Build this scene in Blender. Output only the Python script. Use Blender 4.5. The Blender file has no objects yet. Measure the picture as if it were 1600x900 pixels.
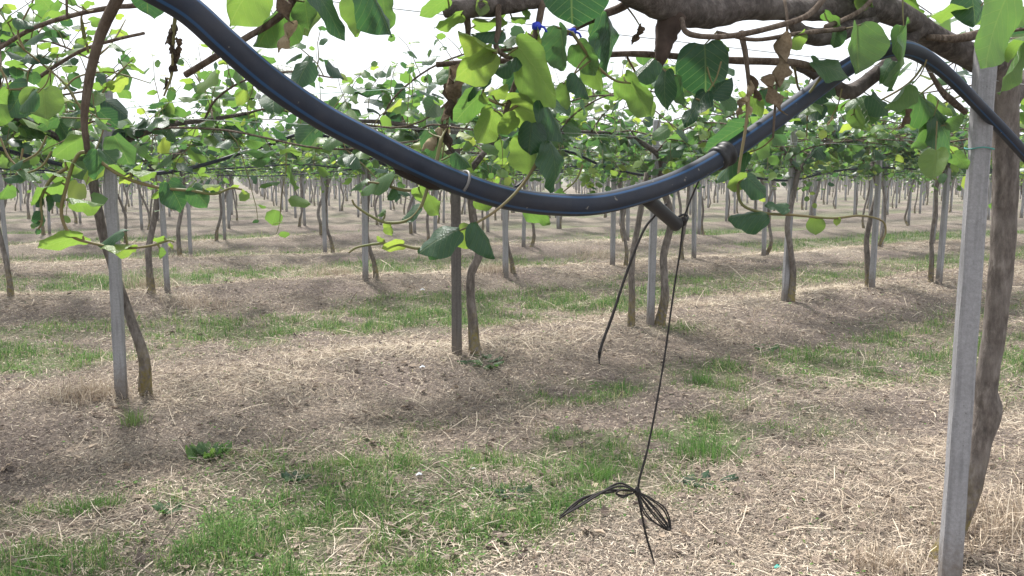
import bpy, math, random
import numpy as np

scene = bpy.context.scene
COL = scene.collection
rng = np.random.default_rng(11)
random.seed(11)

# ------------------------------------------------------------------ camera, sky, sun, exposure
F = 1386.0                      # focal length in pixels of the 1600 px wide photograph
CAM_H = 1.5
PITCH = math.atan(175 / F)
cam_data = bpy.data.cameras.new('camera')
cam_data.sensor_width = 36
cam_data.lens = 36 * F / 1600
cam_data.clip_start = 0.02
cam_data.clip_end = 3000
cam = bpy.data.objects.new('camera', cam_data)
cam.location = (0, 0, CAM_H)
cam.rotation_euler = (math.radians(90) - PITCH, 0, 0)
COL.objects.link(cam)
scene.camera = cam

SUN_EL, SUN_AZ = math.radians(58), math.radians(-28)     # azimuth from +Y towards +X
world = bpy.data.worlds.new('World')
scene.world = world
world.use_nodes = True
wn, wl = world.node_tree.nodes, world.node_tree.links
wn.clear()
sky = wn.new('ShaderNodeTexSky')
sky.sky_type = 'NISHITA'
sky.sun_disc = False
sky.sun_elevation = SUN_EL
sky.sun_rotation = SUN_AZ
sky.dust_density = 4.0
sky.ozone_density = 1.0
geo = wn.new('ShaderNodeTexCoord')
cl = wn.new('ShaderNodeTexNoise')
cl.inputs['Scale'].default_value = 2.2
cl.inputs['Detail'].default_value = 6
rmp = wn.new('ShaderNodeMapRange')
rmp.inputs['From Min'].default_value = 0.3
rmp.inputs['From Max'].default_value = 0.6
rmp.inputs['To Min'].default_value = 0.72
rmp.inputs['To Max'].default_value = 0.98
mixs = wn.new('ShaderNodeMix')
mixs.data_type = 'RGBA'
mixs.inputs['B'].default_value = (8.8, 9.15, 9.7, 1)      # thin bright cloud over the blue
bg = wn.new('ShaderNodeBackground')
bg.inputs['Strength'].default_value = 0.075
wo = wn.new('ShaderNodeOutputWorld')
wl.new(geo.outputs['Generated'], cl.inputs['Vector'])
wl.new(cl.outputs['Fac'], rmp.inputs['Value'])
wl.new(rmp.outputs['Result'], mixs.inputs['Factor'])
wl.new(sky.outputs['Color'], mixs.inputs['A'])
wl.new(mixs.outputs['Result'], bg.inputs['Color'])
wl.new(bg.outputs['Background'], wo.inputs['Surface'])

sun_d = bpy.data.lights.new('sun', 'SUN')
sun_d.energy = 3.6
sun_d.angle = math.radians(8)
sun_d.color = (1.0, 0.965, 0.92)
sun = bpy.data.objects.new('sun', sun_d)
COL.objects.link(sun)
sun.rotation_euler = (math.radians(90) - SUN_EL, 0, math.pi - SUN_AZ)
# a sun with rotation (a,0,b) shines along -Z rotated; b = pi - azimuth puts it at that azimuth

scene.view_settings.view_transform = 'Standard'
scene.view_settings.look = 'None'
scene.view_settings.exposure = 1.18
scene.view_settings.gamma = 1.0
scene.render.engine = 'CYCLES'
scene.cycles.use_denoising = True
scene.cycles.max_bounces = 8
scene.cycles.transparent_max_bounces = 8
scene.cycles.sample_clamp_indirect = 6

# ------------------------------------------------------------------ geometry helpers
CT, ST = math.cos(PITCH), math.sin(PITCH)


def ray(px, py):
    xr, yr = (px - 800) / F, -(py - 450) / F
    return np.array([xr, CT + yr * ST, -ST + yr * CT])


def P(px, py, d):
    """world point seen at photo position (px, py), d metres ahead of the camera"""
    r = ray(px, py)
    return np.array([0, 0, CAM_H]) + r * (d / r[1])


UX, UY = 0.825, 0.565           # along the rows
NX, NY = -0.565, 0.825          # across the rows
STEP = 2.12


def _hash(ix, iy, seed):
    h = (ix * 374761393 + iy * 668265263 + seed * 974634537) & 0xFFFFFFFF
    h = ((h ^ (h >> 13)) * 1274126177) & 0xFFFFFFFF
    return ((h ^ (h >> 16)) & 0xFFFF) / 65535.0


def vnoise(x, y, seed=0):
    x = np.asarray(x, float)
    y = np.asarray(y, float)
    ix, iy = np.floor(x).astype(np.int64), np.floor(y).astype(np.int64)
    fx, fy = x - ix, y - iy
    fx, fy = fx * fx * (3 - 2 * fx), fy * fy * (3 - 2 * fy)
    a, b = _hash(ix, iy, seed), _hash(ix + 1, iy, seed)
    c, d = _hash(ix, iy + 1, seed), _hash(ix + 1, iy + 1, seed)
    return (a * (1 - fx) + b * fx) * (1 - fy) + (c * (1 - fx) + d * fx) * fy


def fbm(x, y, seed=0, o=4):
    s, a, t = 0, 1.0, 0
    for k in range(o):
        s = s + a * vnoise(np.asarray(x) * 2 ** k + 17.3 * k, np.asarray(y) * 2 ** k - 9.1 * k, seed + k)
        t += a
        a *= 0.5
    return s / t


def smooth(a, b, x):
    t = np.clip((x - a) / (b - a), 0, 1)
    return t * t * (3 - 2 * t)


def row_s(k, t):
    """offset of row k across the orchard at distance t along it (the rows are not quite parallel)"""
    t = np.clip(t, 0, 12)
    if k <= 0:
        return 1.58 + 4.6 * k + 0 * t
    if k == 1:
        return 5.88 + 0.06 * t
    if k == 2:
        return 11.33 - 0.093 * t
    if k == 3:
        return 15.9 - 0.13 * t
    return 19.6 + 4.6 * (k - 4) - 0.08 * t


def row_dist(x, y):
    s = NX * x + NY * y
    t = UX * x + UY * y
    r = np.full(np.shape(s), 99.0)
    for k in range(-2, 40):
        r = np.minimum(r, np.abs(s - row_s(k, t)))
    return r


def row_signed(x, y):
    s = NX * x + NY * y
    t = UX * x + UY * y
    r = np.full(np.shape(s), 99.0)
    for k in range(-2, 40):
        q = s - row_s(k, t)
        r = np.where(np.abs(q) < np.abs(r), q, r)
    return r


def height(x, y):
    x = np.asarray(x, float)
    y = np.asarray(y, float)
    r = row_dist(x, y)
    h = 0.15 * np.exp(-(r / (0.6 + 0.4 * vnoise(x * 0.7, y * 0.7, 8))) ** 2) * (0.45 + 1.0 * fbm(x * 0.5 + 3, y * 0.5, 9, 3))
    h = h + 0.10 * (fbm(x * 0.55, y * 0.55, 3, 3) - 0.5) + 0.05 * (fbm(x * 2.2, y * 2.2, 5, 3) - 0.5)
    return h


def G(px, py):
    """ground point seen at (px, py)"""
    r = ray(px, py)
    z = 0.05
    for _ in range(8):
        t = (z - CAM_H) / r[2]
        p = r * t
        z = float(height(p[0], p[1]))
    return np.array([p[0], p[1], z])


def mk_mesh(name, V, Fs, mat=None, smooth_=True, attrs=None, uv=None):
    """mesh from arrays; Fs is a list of (m, k) index arrays"""
    me = bpy.data.meshes.new(name)
    V = np.asarray(V, np.float32)
    if not isinstance(Fs, list):
        Fs = [Fs]
    Fs = [np.asarray(f, np.int32) for f in Fs if len(f)]
    loops = np.concatenate([f.ravel() for f in Fs])
    sizes = np.concatenate([np.full(len(f), f.shape[1], np.int32) for f in Fs])
    starts = np.concatenate([[0], np.cumsum(sizes)[:-1]]).astype(np.int32)
    me.vertices.add(len(V))
    me.vertices.foreach_set('co', V.ravel())
    me.loops.add(len(loops))
    me.loops.foreach_set('vertex_index', loops)
    me.polygons.add(len(sizes))
    me.polygons.foreach_set('loop_start', starts)
    me.polygons.foreach_set('loop_total', sizes)
    me.polygons.foreach_set('use_smooth', np.full(len(sizes), smooth_, bool))
    for k, v in (attrs or {}).items():
        a = me.attributes.new(k, 'FLOAT', 'POINT')
        a.data.foreach_set('value', np.asarray(v, np.float32).ravel())
    if uv is not None:
        l = me.uv_layers.new(name='UVMap')
        l.data.foreach_set('uv', np.asarray(uv, np.float32)[loops].ravel())
    me.update(calc_edges=True)
    if mat is not None:
        me.materials.append(mat)
    return me


def obj(name, me, parent=None, loc=None):
    o = bpy.data.objects.new(name, me)
    COL.objects.link(o)
    if parent is not None:
        o.parent = parent
    if loc is not None:
        o.location = loc
    return o


def empty(name, loc, rz=0):
    o = bpy.data.objects.new(name, None)
    o.empty_display_size = 0.1
    COL.objects.link(o)
    o.location = loc
    o.rotation_euler = (0, 0, rz)
    return o


def tag(o, label, cat, group=None, kind=None):
    o['label'] = label
    o['category'] = cat
    if group:
        o['group'] = group
    if kind:
        o['kind'] = kind
    return o


def catmull(pts, n=6):
    p = np.asarray(pts, float)
    if len(p) < 3:
        return np.array([p[0] + (p[-1] - p[0]) * t for t in np.linspace(0, 1, n + 1)])
    q = np.vstack([2 * p[0] - p[1], p, 2 * p[-1] - p[-2]])
    out = []
    for i in range(1, len(q) - 2):
        for t in np.linspace(0, 1, n, endpoint=False):
            a, b, c, d = q[i - 1], q[i], q[i + 1], q[i + 2]
            out.append(0.5 * (2 * b + (c - a) * t + (2 * a - 5 * b + 4 * c - d) * t * t + (3 * b - a - 3 * c + d) * t ** 3))
    out.append(p[-1])
    return np.array(out)


def tube(pts, rad, n=8, lump=0.0, seed=0, caps=True):
    """verts, quads, tris, uv of a tube along pts"""
    p = np.asarray(pts, float)
    m = len(p)
    rad = np.interp(np.linspace(0, 1, m), np.linspace(0, 1, len(np.atleast_1d(rad))), np.atleast_1d(rad)) if np.ndim(rad) else np.full(m, rad)
    T = np.gradient(p, axis=0)
    T /= np.linalg.norm(T, axis=1)[:, None] + 1e-9
    ref = np.array([0.0, 0, 1]) if abs(T[0, 2]) < 0.9 else np.array([0.0, 1, 0])
    A = np.zeros_like(p)
    a = np.cross(ref, T[0])
    a /= np.linalg.norm(a)
    for i in range(m):
        a = a - T[i] * a.dot(T[i])
        a /= np.linalg.norm(a) + 1e-9
        A[i] = a
    B = np.cross(T, A)
    ang = np.linspace(0, 2 * math.pi, n, endpoint=False)
    R = np.repeat(rad[:, None], n, 1)
    if lump:
        rr = np.random.default_rng(seed)
        f1, f2 = rr.uniform(0, 6.28, 2)
        ln = np.concatenate([[0], np.cumsum(np.linalg.norm(np.diff(p, axis=0), axis=1))])
        R = R * (1 + lump * (0.6 * np.sin(ln[:, None] * 21 + f1 + ang[None] * 1.0) + 0.5 * np.sin(ln[:, None] * 47 + f2 + 2 * ang[None]) + 0.5 * rr.normal(0, 1, (m, n))))
    V = p[:, None] + R[..., None] * (np.cos(ang)[None, :, None] * A[:, None] + np.sin(ang)[None, :, None] * B[:, None])
    V = V.reshape(-1, 3)
    i = np.arange(m - 1)[:, None] * n
    j = np.arange(n)[None]
    j2 = (j + 1) % n
    Q = np.stack([i + j, i + j2, i + n + j2, i + n + j], -1).reshape(-1, 4)
    ln = np.concatenate([[0], np.cumsum(np.linalg.norm(np.diff(p, axis=0), axis=1))])
    uv = np.stack([np.repeat(ang[None] / (2 * math.pi), m, 0), np.repeat(ln[:, None], n, 1)], -1).reshape(-1, 2)
    Tt = np.zeros((0, 3), int)
    if caps:
        c0, c1 = len(V), len(V) + 1
        V = np.vstack([V, p[0] - T[0] * rad[0] * 0.25, p[-1] + T[-1] * rad[-1] * 0.25])
        uv = np.vstack([uv, [[0.5, 0], [0.5, ln[-1]]]])
        b = (m - 1) * n
        jj = np.arange(n)
        jn = (jj + 1) % n
        Tt = np.vstack([np.stack([np.full(n, c0), jn, jj], -1), np.stack([np.full(n, c1), b + jj, b + jn], -1)])
    return V, Q, Tt, uv


def join(parts):
    Vs, Qs, Ts, us, off = [], [], [], [], 0
    for V, Q, T, uv in parts:
        Vs.append(V)
        Qs.append(Q + off)
        Ts.append(T + off)
        us.append(uv)
        off += len(V)
    return np.vstack(Vs), np.vstack(Qs), np.vstack(Ts), np.vstack(us)


def tube_mesh(name, parts, mat):
    V, Q, T, uv = join(parts)
    return mk_mesh(name, V, [Q, T], mat, True, None, uv)


# ------------------------------------------------------------------ materials
class Mat:
    def __init__(s, name):
        s.m = bpy.data.materials.new(name)
        s.m.use_nodes = True
        s.n, s.l = s.m.node_tree.nodes, s.m.node_tree.links
        s.n.clear()
        s.out = s.new('ShaderNodeOutputMaterial')

    def new(s, t, **kw):
        n = s.n.new(t)
        for k, v in kw.items():
            if k in n.inputs:
                n.inputs[k].default_value = v
            else:
                setattr(n, k, v)
        return n

    def link(s, a, b):
        s.l.new(a, b)

    def noise(s, scale, detail=4, rough=0.6, vec=None, coord='Object'):
        n = s.new('ShaderNodeTexNoise', Scale=scale, Detail=detail, Roughness=rough)
        if vec is None:
            tc = s.new('ShaderNodeTexCoord')
            vec = tc.outputs[coord]
        s.link(vec, n.inputs['Vector'])
        return n.outputs['Fac']

    def ramp(s, fac, stops):
        r = s.new('ShaderNodeValToRGB')
        e = r.color_ramp.elements
        while len(e) < len(stops):
            e.new(0.5)
        for el, (p, c) in zip(e, stops):
            el.position = p
            el.color = (*c, 1)
        s.link(fac, r.inputs['Fac'])
        return r.outputs['Color']

    def mix(s, fac, a, b, mode='MIX'):
        n = s.new('ShaderNodeMix', data_type='RGBA', blend_type=mode)
        for v, i in ((fac, 0), (a, 6), (b, 7)):
            if hasattr(v, 'is_linked'):
                s.link(v, n.inputs[i])
            elif i == 0:
                n.inputs[0].default_value = v
            else:
                n.inputs[i].default_value = (*v, 1)
        return n.outputs[2]

    def math(s, op, a, b=None, c=None):
        n = s.new('ShaderNodeMath', operation=op)
        for i, v in enumerate((a, b, c)):
            if v is None:
                continue
            if hasattr(v, 'is_linked'):
                s.link(v, n.inputs[i])
            else:
                n.inputs[i].default_value = v
        return n.outputs[0]

    def rng(s, v, a, b, c=0.0, d=1.0):
        n = s.new('ShaderNodeMapRange')
        s.link(v, n.inputs['Value'])
        for k, q in (('From Min', a), ('From Max', b), ('To Min', c), ('To Max', d)):
            n.inputs[k].default_value = q
        return n.outputs['Result']

    def bsdf(s, color, rough=0.7, spec=0.3, bump=None, strength=0.3, dist=0.01):
        b = s.new('ShaderNodeBsdfPrincipled')
        b.inputs['Roughness'].default_value = rough if not hasattr(rough, 'is_linked') else 0.5
        if hasattr(rough, 'is_linked'):
            s.link(rough, b.inputs['Roughness'])
        b.inputs['Specular IOR Level'].default_value = spec
        if hasattr(color, 'is_linked'):
            s.link(color, b.inputs['Base Color'])
        else:
            b.inputs['Base Color'].default_value = (*color, 1)
        if bump is not None:
            bn = s.new('ShaderNodeBump', Strength=strength, Distance=dist)
            s.link(bump, bn.inputs['Height'])
            s.link(bn.outputs['Normal'], b.inputs['Normal'])
        return b

    def done(s, b):
        s.link(b.outputs[0], s.out.inputs['Surface'])
        return s.m


LEAF_STOPS = [(0.0, (0.014, 0.045, 0.027)), (0.3, (0.032, 0.085, 0.040)), (0.6, (0.075, 0.150, 0.045)), (0.85, (0.130, 0.205, 0.052)), (1.0, (0.21, 0.265, 0.065))]


def leaf_material(name, per_object):
    m = Mat(name)
    if per_object:
        oi = m.new('ShaderNodeObjectInfo')
        sep = m.new('ShaderNodeSeparateColor')
        m.link(oi.outputs['Color'], sep.inputs[0])
        tone = sep.outputs[0]
    else:
        at = m.new('ShaderNodeAttribute', attribute_name='tone')
        tone = at.outputs['Fac']
    nz = m.noise(9.0 if per_object else 3.0, 3)
    tone = m.math('ADD', tone, m.math('MULTIPLY', m.math('SUBTRACT', nz, 0.5), 0.18))
    col = m.ramp(tone, LEAF_STOPS)
    bump = None
    if per_object:
        uvn = m.new('ShaderNodeUVMap')
        s2 = m.new('ShaderNodeSeparateXYZ')
        m.link(uvn.outputs['UV'], s2.inputs[0])
        au = m.math('ABSOLUTE', m.math('SUBTRACT', s2.outputs['X'], 0.5))
        side = m.math('FRACT', m.math('MULTIPLY', m.math('SUBTRACT', s2.outputs['Y'], m.math('MULTIPLY', au, 0.75)), 6.5))
        sv = m.rng(m.math('ABSOLUTE', m.math('SUBTRACT', side, 0.5)), 0.0, 0.055, 1, 0)
        mv = m.rng(au, 0.0, 0.022, 1, 0)
        vein = m.math('MAXIMUM', sv, mv)
        col = m.mix(m.math('MULTIPLY', vein, 0.25), col, (0.24, 0.29, 0.13))
        net = m.new('ShaderNodeTexVoronoi', Scale=26.0)
        m.link(uvn.outputs['UV'], net.inputs['Vector'])
        bump = m.math('ADD', m.math('MULTIPLY', vein, -0.8), m.math('MULTIPLY', net.outputs['Distance'], 0.22))
        # brown specks
        sp = m.rng(m.noise(38.0, 2), 0.70, 0.76, 0, 0.7)
        col = m.mix(sp, col, (0.13, 0.085, 0.03))
    g = m.new('ShaderNodeNewGeometry')
    under = m.mix(0.55, col, (0.17, 0.22, 0.115))
    colf = m.mix(g.outputs['Backfacing'], col, under)
    rough = m.rng(g.outputs['Backfacing'], 0, 1, 0.40, 0.8)
    b = m.bsdf(colf, rough, 0.5, bump, 0.6, 0.005)
    tr = m.new('ShaderNodeBsdfTranslucent')
    tcol = m.mix(1.0, col, (1.75, 1.8, 1.0), 'MULTIPLY')
    m.link(tcol, tr.inputs['Color'])
    mx = m.new('ShaderNodeMixShader')
    mx.inputs[0].default_value = 0.5
    m.link(b.outputs[0], mx.inputs[1])
    m.link(tr.outputs[0], mx.inputs[2])
    return m.done(mx)


M_LEAF = leaf_material('leaf_near', True)
M_FOL = leaf_material('leaf_mass', False)


def bark_material(name, c1, c2, lichen=True, scale=1.0, stretch=(1, 1, 0.35)):
    m = Mat(name)
    tc = m.new('ShaderNodeTexCoord')
    mp = m.new('ShaderNodeMapping')
    mp.inputs['Scale'].default_value = stretch
    m.link(tc.outputs['Object'], mp.inputs['Vector'])
    a = m.noise(38 * scale, 6, 0.7, mp.outputs['Vector'])
    b_ = m.noise(7 * scale, 4, 0.6, tc.outputs['Object'])
    col = m.ramp(a, [(0.33, tuple(x * 0.5 for x in c1)), (0.5, c1), (0.68, tuple(x * 1.1 for x in c2))])
    col = m.mix(m.rng(b_, 0.45, 0.7, 0, 0.6), col, c2)
    if lichen:
        s = m.new('ShaderNodeSeparateXYZ')
        m.link(tc.outputs['Object'], s.inputs[0])
        low = m.rng(m.math('ADD', s.outputs['Z'], m.math('MULTIPLY', b_, -0.30)), -0.02, 0.20, 1, 0)
        pat = m.rng(m.noise(26, 6, 0.75, tc.outputs['Object']), 0.42, 0.58, 0, 1)
        col = m.mix(m.math('MULTIPLY', m.math('MULTIPLY', low, pat), 0.92), col, (0.19, 0.15, 0.045))
    crk = m.new('ShaderNodeTexVoronoi', Scale=30.0 * scale)
    m.link(mp.outputs['Vector'], crk.inputs['Vector'])
    col = m.mix(m.rng(crk.outputs['Distance'], 0.45, 0.85, 0, 0.3), col, tuple(q * 0.5 for q in c1))
    return m.done(m.bsdf(col, 0.9, 0.15, m.math('SUBTRACT', a, m.math('MULTIPLY', crk.outputs['Distance'], 0.6)), 0.8, 0.015))


M_BARK = bark_material('vine_bark', (0.140, 0.118, 0.104), (0.225, 0.198, 0.178))
M_BARK_SHADE = bark_material('shaded_cordon_bark', (0.078, 0.065, 0.058), (0.150, 0.130, 0.117), False, 1.0, (1, 1, 1))  # bark colour darkened to paint in the shade on the boughs
M_CANE = bark_material('cane_bark', (0.105, 0.076, 0.056), (0.185, 0.148, 0.115), False, 2)
m = Mat('green_stem')
M_STEM = m.done(m.bsdf(m.ramp(m.noise(8, 3), [(0.3, (0.12, 0.135, 0.045)), (0.7, (0.17, 0.12, 0.06))]), 0.6, 0.3))


def concrete_material(name, c1, c2, c3):
    m = Mat(name)
    a = m.noise(90, 5, 0.75)
    b_ = m.noise(5, 4, 0.6)
    col = m.ramp(a, [(0.3, c1), (0.55, c2), (0.8, c3)])
    col = m.mix(m.rng(b_, 0.42, 0.72, 0, 0.45), col, c1)
    tc = m.new('ShaderNodeTexCoord')
    mp = m.new('ShaderNodeMapping')
    mp.inputs['Scale'].default_value = (1, 1, 0.06)
    m.link(tc.outputs['Object'], mp.inputs['Vector'])
    streak = m.rng(m.noise(60, 4, 0.6, mp.outputs['Vector']), 0.48, 0.70, 0, 0.4)
    col = m.mix(streak, col, tuple(q * 0.45 for q in c1))
    sz_ = m.new('ShaderNodeSeparateXYZ')
    m.link(tc.outputs['Object'], sz_.inputs[0])
    splash = m.rng(m.math('ADD', sz_.outputs['Z'], m.math('MULTIPLY', m.noise(30, 5, 0.7), -0.35)), -0.12, 0.06, 0.8, 0)
    col = m.mix(splash, col, (0.13, 0.105, 0.085))
    vo = m.new('ShaderNodeTexVoronoi', Scale=55.0)
    m.link(tc.outputs['Object'], vo.inputs['Vector'])
    pit = m.rng(vo.outputs['Distance'], 0.0, 0.16, 1, 0)
    pit = m.math('MULTIPLY', pit, m.rng(m.noise(24, 2), 0.5, 0.62, 0, 1))
    col = m.mix(m.math('MULTIPLY', pit, 0.7), col, (0.05, 0.048, 0.045))
    return m.done(m.bsdf(col, 0.9, 0.2, m.math('SUBTRACT', a, pit), 0.35, 0.006))


M_CONC = concrete_material('concrete', (0.215, 0.21, 0.215), (0.285, 0.28, 0.29), (0.37, 0.365, 0.37))
M_DARKPOST = concrete_material('dark_post_surface', (0.085, 0.075, 0.07), (0.125, 0.112, 0.105), (0.18, 0.165, 0.155))  # concrete pattern in darker brown-grey tones for one post


def pipe_material(name, stripes):
    m = Mat(name)
    uvn = m.new('ShaderNodeUVMap')
    s = m.new('ShaderNodeSeparateXYZ')
    m.link(uvn.outputs['UV'], s.inputs[0])
    d = m.noise(14, 5, 0.65)
    col = m.ramp(d, [(0.3, (0.010, 0.014, 0.025)), (0.7, (0.021, 0.027, 0.042))])
    if stripes:
        f = m.math('FRACT', m.math('MULTIPLY', s.outputs['X'], 4.0))
        st = m.rng(m.math('ABSOLUTE', m.math('SUBTRACT', f, 0.5)), 0.05, 0.10, 1, 0)
        col = m.mix(m.math('MULTIPLY', st, 0.85), col, (0.020, 0.075, 0.18))
    g = m.new('ShaderNodeNewGeometry')
    sx = m.new('ShaderNodeSeparateXYZ')
    tc = m.new('ShaderNodeTexCoord')
    dust = m.rng(m.noise(9, 6, 0.7), 0.42, 0.75, 0, 0.35)
    col = m.mix(dust, col, (0.070, 0.063, 0.062))
    spots = m.rng(m.noise(60, 2, 0.5), 0.72, 0.75, 0, 0.65)
    col = m.mix(spots, col, (0.22, 0.20, 0.17))
    return m.done(m.bsdf(col, m.rng(d, 0.3, 0.7, 0.50, 0.68), 0.28, m.noise(120, 3), 0.12, 0.002))


M_PIPE = pipe_material('black_water_pipe', True)
M_HOSE = pipe_material('black_drip_pipe', False)


def plain(name, c, rough=0.6, spec=0.3, var=0.25, scale=20):
    m = Mat(name)
    n = m.noise(scale, 4)
    col = m.ramp(n, [(0.25, tuple(x * (1 - var) for x in c)), (0.75, tuple(min(1, x * (1 + var)) for x in c))])
    return m.done(m.bsdf(col, rough, spec, n, 0.2, 0.003))


M_RUBBER = plain('black_rubber', (0.016, 0.016, 0.018), 0.5, 0.4)
M_CORD = plain('black_cord', (0.028, 0.025, 0.024), 0.8, 0.2, 0.4, 80)
M_WIRE = plain('galvanised_wire', (0.36, 0.38, 0.37), 0.45, 0.5)
M_TWINE = plain('pale_green_twine', (0.42, 0.55, 0.46), 0.6, 0.3)
M_TEAL = plain('teal_twine', (0.06, 0.24, 0.21), 0.6, 0.3)
M_BLUE = plain('blue_plastic', (0.015, 0.035, 0.42), 0.4, 0.4)
M_DRY = None
m = Mat('dried_leaf')
oi = m.new('ShaderNodeObjectInfo')
sepc = m.new('ShaderNodeSeparateColor')
m.link(oi.outputs['Color'], sepc.inputs[0])
dn = m.noise(18, 4)
dc = m.ramp(m.math('ADD', sepc.outputs[0], m.math('MULTIPLY', m.math('SUBTRACT', dn, 0.5), 0.5)), [(0.0, (0.035, 0.028, 0.022)), (0.4, (0.12, 0.085, 0.055)), (1.0, (0.42, 0.34, 0.22))])
b = m.bsdf(dc, 0.85, 0.15, dn, 0.5, 0.006)
tr = m.new('ShaderNodeBsdfTranslucent')
m.link(dc, tr.inputs['Color'])
mx = m.new('ShaderNodeMixShader')
mx.inputs[0].default_value = 0.25
m.link(b.outputs[0], mx.inputs[1])
m.link(tr.outputs[0], mx.inputs[2])
M_DRY = m.done(mx)


def blade_material(name, stops, trans):
    m = Mat(name)
    at = m.new('ShaderNodeAttribute', attribute_name='tone')
    col = m.ramp(at.outputs['Fac'], stops)
    b = m.bsdf(col, 0.75, 0.2)
    tr = m.new('ShaderNodeBsdfTranslucent')
    m.link(col, tr.inputs['Color'])
    mx = m.new('ShaderNodeMixShader')
    mx.inputs[0].default_value = trans
    m.link(b.outputs[0], mx.inputs[1])
    m.link(tr.outputs[0], mx.inputs[2])
    return m.done(mx)


M_GRASS = blade_material('grass_blades', [(0.0, (0.058, 0.125, 0.036)), (0.35, (0.112, 0.235, 0.052)), (0.7, (0.220, 0.295, 0.105)), (1.0, (0.40, 0.36, 0.20))], 0.45)
M_STRAW = blade_material('straw', [(0.0, (0.075, 0.058, 0.050)), (0.35, (0.215, 0.168, 0.135)), (0.7, (0.455, 0.365, 0.272)), (1.0, (0.70, 0.61, 0.485))], 0.15)

# ------------------------------------------------------------------ ground
PATCHES = [  # photo x, y, radius along the rows (m), across (m), strength: lush spots of the alleys
    (600, 800, 0.75, 0.42, 1.6), (500, 830, 0.5, 0.3, 0.9), (720, 770, 0.5, 0.3, 0.8), (925, 612, 0.42, 0.22, 1.5), (1060, 685, 0.8, 0.3, 1.2), (890, 690, 0.6, 0.25, 0.6),
    (1110, 590, 0.3, 0.2, 0.7), (1250, 565, 1.1, 0.3, 0.6), (1420, 575, 0.8, 0.4, 0.6), (60, 568, 0.55, 0.42, 1.5), (460, 512, 1.0, 0.45, 1.2), (820, 488, 0.9, 0.4, 0.7), (940, 480, 0.9, 0.5, 0.7),
    (100, 850, 0.7, 0.5, 0.45), (250, 870, 0.8, 0.3, 0.45), (1060, 515, 0.25, 0.15, 0.7), (60, 455, 1.6, 0.5, 0.7), (380, 435, 1.6, 0.5, 0.8), (1575, 560, 0.8, 0.7, 0.7), (700, 860, 0.6, 0.15, 0.4)]
PW = [(G(a, b_)[:2], c, d, e) for a, b_, c, d, e in PATCHES]


def cover(x, y):
    """share of grass and of straw at a place"""
    r = row_dist(x, y)
    n1 = fbm(x * 0.9, y * 0.9, 21, 4)
    n2 = fbm(x * 2.6, y * 2.6, 31, 3)
    fr = smooth(6.5, 13, np.asarray(y, float))
    g = smooth(0.85 - 0.25 * fr, 1.7 - 0.3 * fr, r) * smooth(0.40, 0.66, n1 * 0.55 + n2 * 0.45 + 0.11 * fr + 0.09 * smooth(13, 24, np.asarray(y, float))) * (0.60 + 0.2 * fr) * (1 - 0.75 * fr * (1 - smooth(0.38, 0.58, fbm(x * 0.33, y * 0.33, 91, 3))))
    for (c, ru, rn, st) in PW:
        du = (x - c[0]) * UX + (y - c[1]) * UY
        dn_ = (x - c[0]) * NX + (y - c[1]) * NY
        g = g + st * np.exp(-((du / ru) ** 2 + (dn_ / rn) ** 2)) * smooth(0.22, 0.62, n2) * 1.25
    g = np.clip(g, 0, 1)
    s = (1 - 0.55 * smooth(0.8, 1.9, r)) * smooth(0.28, 0.60, fbm(x * 1.1 + 5, y * 1.1, 41, 4)) * (1 - 0.45 * g)
    rs = row_signed(x, y)
    s = s * (1 - 0.45 * np.exp(-((rs + 0.75) / 0.38) ** 2) * smooth(0.35, 0.6, n1)) + 0.35 * np.exp(-((rs - 0.05) / 0.4) ** 2)
    return g, np.clip(s, 0, 1)


def axis(lo, hi, fine_lo, fine_hi, step, grow):
    a = list(np.arange(fine_lo, fine_hi, step))
    v, st = a[-1], step
    while v < hi:
        st *= grow
        v += st
        a.append(v)
    v, st = a[0], step
    b = []
    while v > lo:
        st *= grow
        v -= st
        b.append(v)
    return np.array(b[::-1] + a)


gx = axis(-1500, 1500, -7, 9, 0.06, 1.07)
gy = axis(-1500, 2500, 1.5, 15, 0.06, 1.07)
X, Y = np.meshgrid(gx, gy)
Zg = height(X, Y)
dist = np.hypot(X, Y)
Zg = Zg * np.clip(1 - (dist - 120) / 100, 0, 1)
near = (dist < 12)
Zg = Zg + near * 0.022 * (fbm(X * 9, Y * 9, 51, 3) - 0.5)
gc, sc_ = cover(X, Y)
nxg, nyg = len(gx), len(gy)
idx = np.arange(nxg * nyg).reshape(nyg, nxg)
Qg = np.stack([idx[:-1, :-1], idx[:-1, 1:], idx[1:, 1:], idx[1:, :-1]], -1).reshape(-1, 4)

m = Mat('orchard_soil')
ag = m.new('ShaderNodeAttribute', attribute_name='grass').outputs['Fac']
asw = m.new('ShaderNodeAttribute', attribute_name='straw').outputs['Fac']
n1 = m.noise(3.0, 8, 0.7)
n2 = m.noise(22.0, 6, 0.75)
n3 = m.noise(75.0, 4, 0.7)
soil = m.ramp(m.math('ADD', m.math('MULTIPLY', n2, 0.5), m.math('MULTIPLY', n3, 0.5)), [(0.38, (0.075, 0.060, 0.052)), (0.5, (0.200, 0.160, 0.138)), (0.62, (0.345, 0.285, 0.245))])
strawc = m.ramp(n3, [(0.36, (0.120, 0.098, 0.082)), (0.5, (0.265, 0.225, 0.180)), (0.64, (0.46, 0.41, 0.33))])
grassc = m.ramp(n3, [(0.36, (0.055, 0.090, 0.030)), (0.5, (0.125, 0.165, 0.065)), (0.66, (0.25, 0.265, 0.15))])
c = m.mix(m.math('MULTIPLY', asw, m.rng(n1, 0.3, 0.6, 0.3, 0.85)), soil, strawc)
c = m.mix(m.math('MULTIPLY', ag, m.rng(n2, 0.3, 0.6, 0.45, 0.95)), c, grassc)
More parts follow.
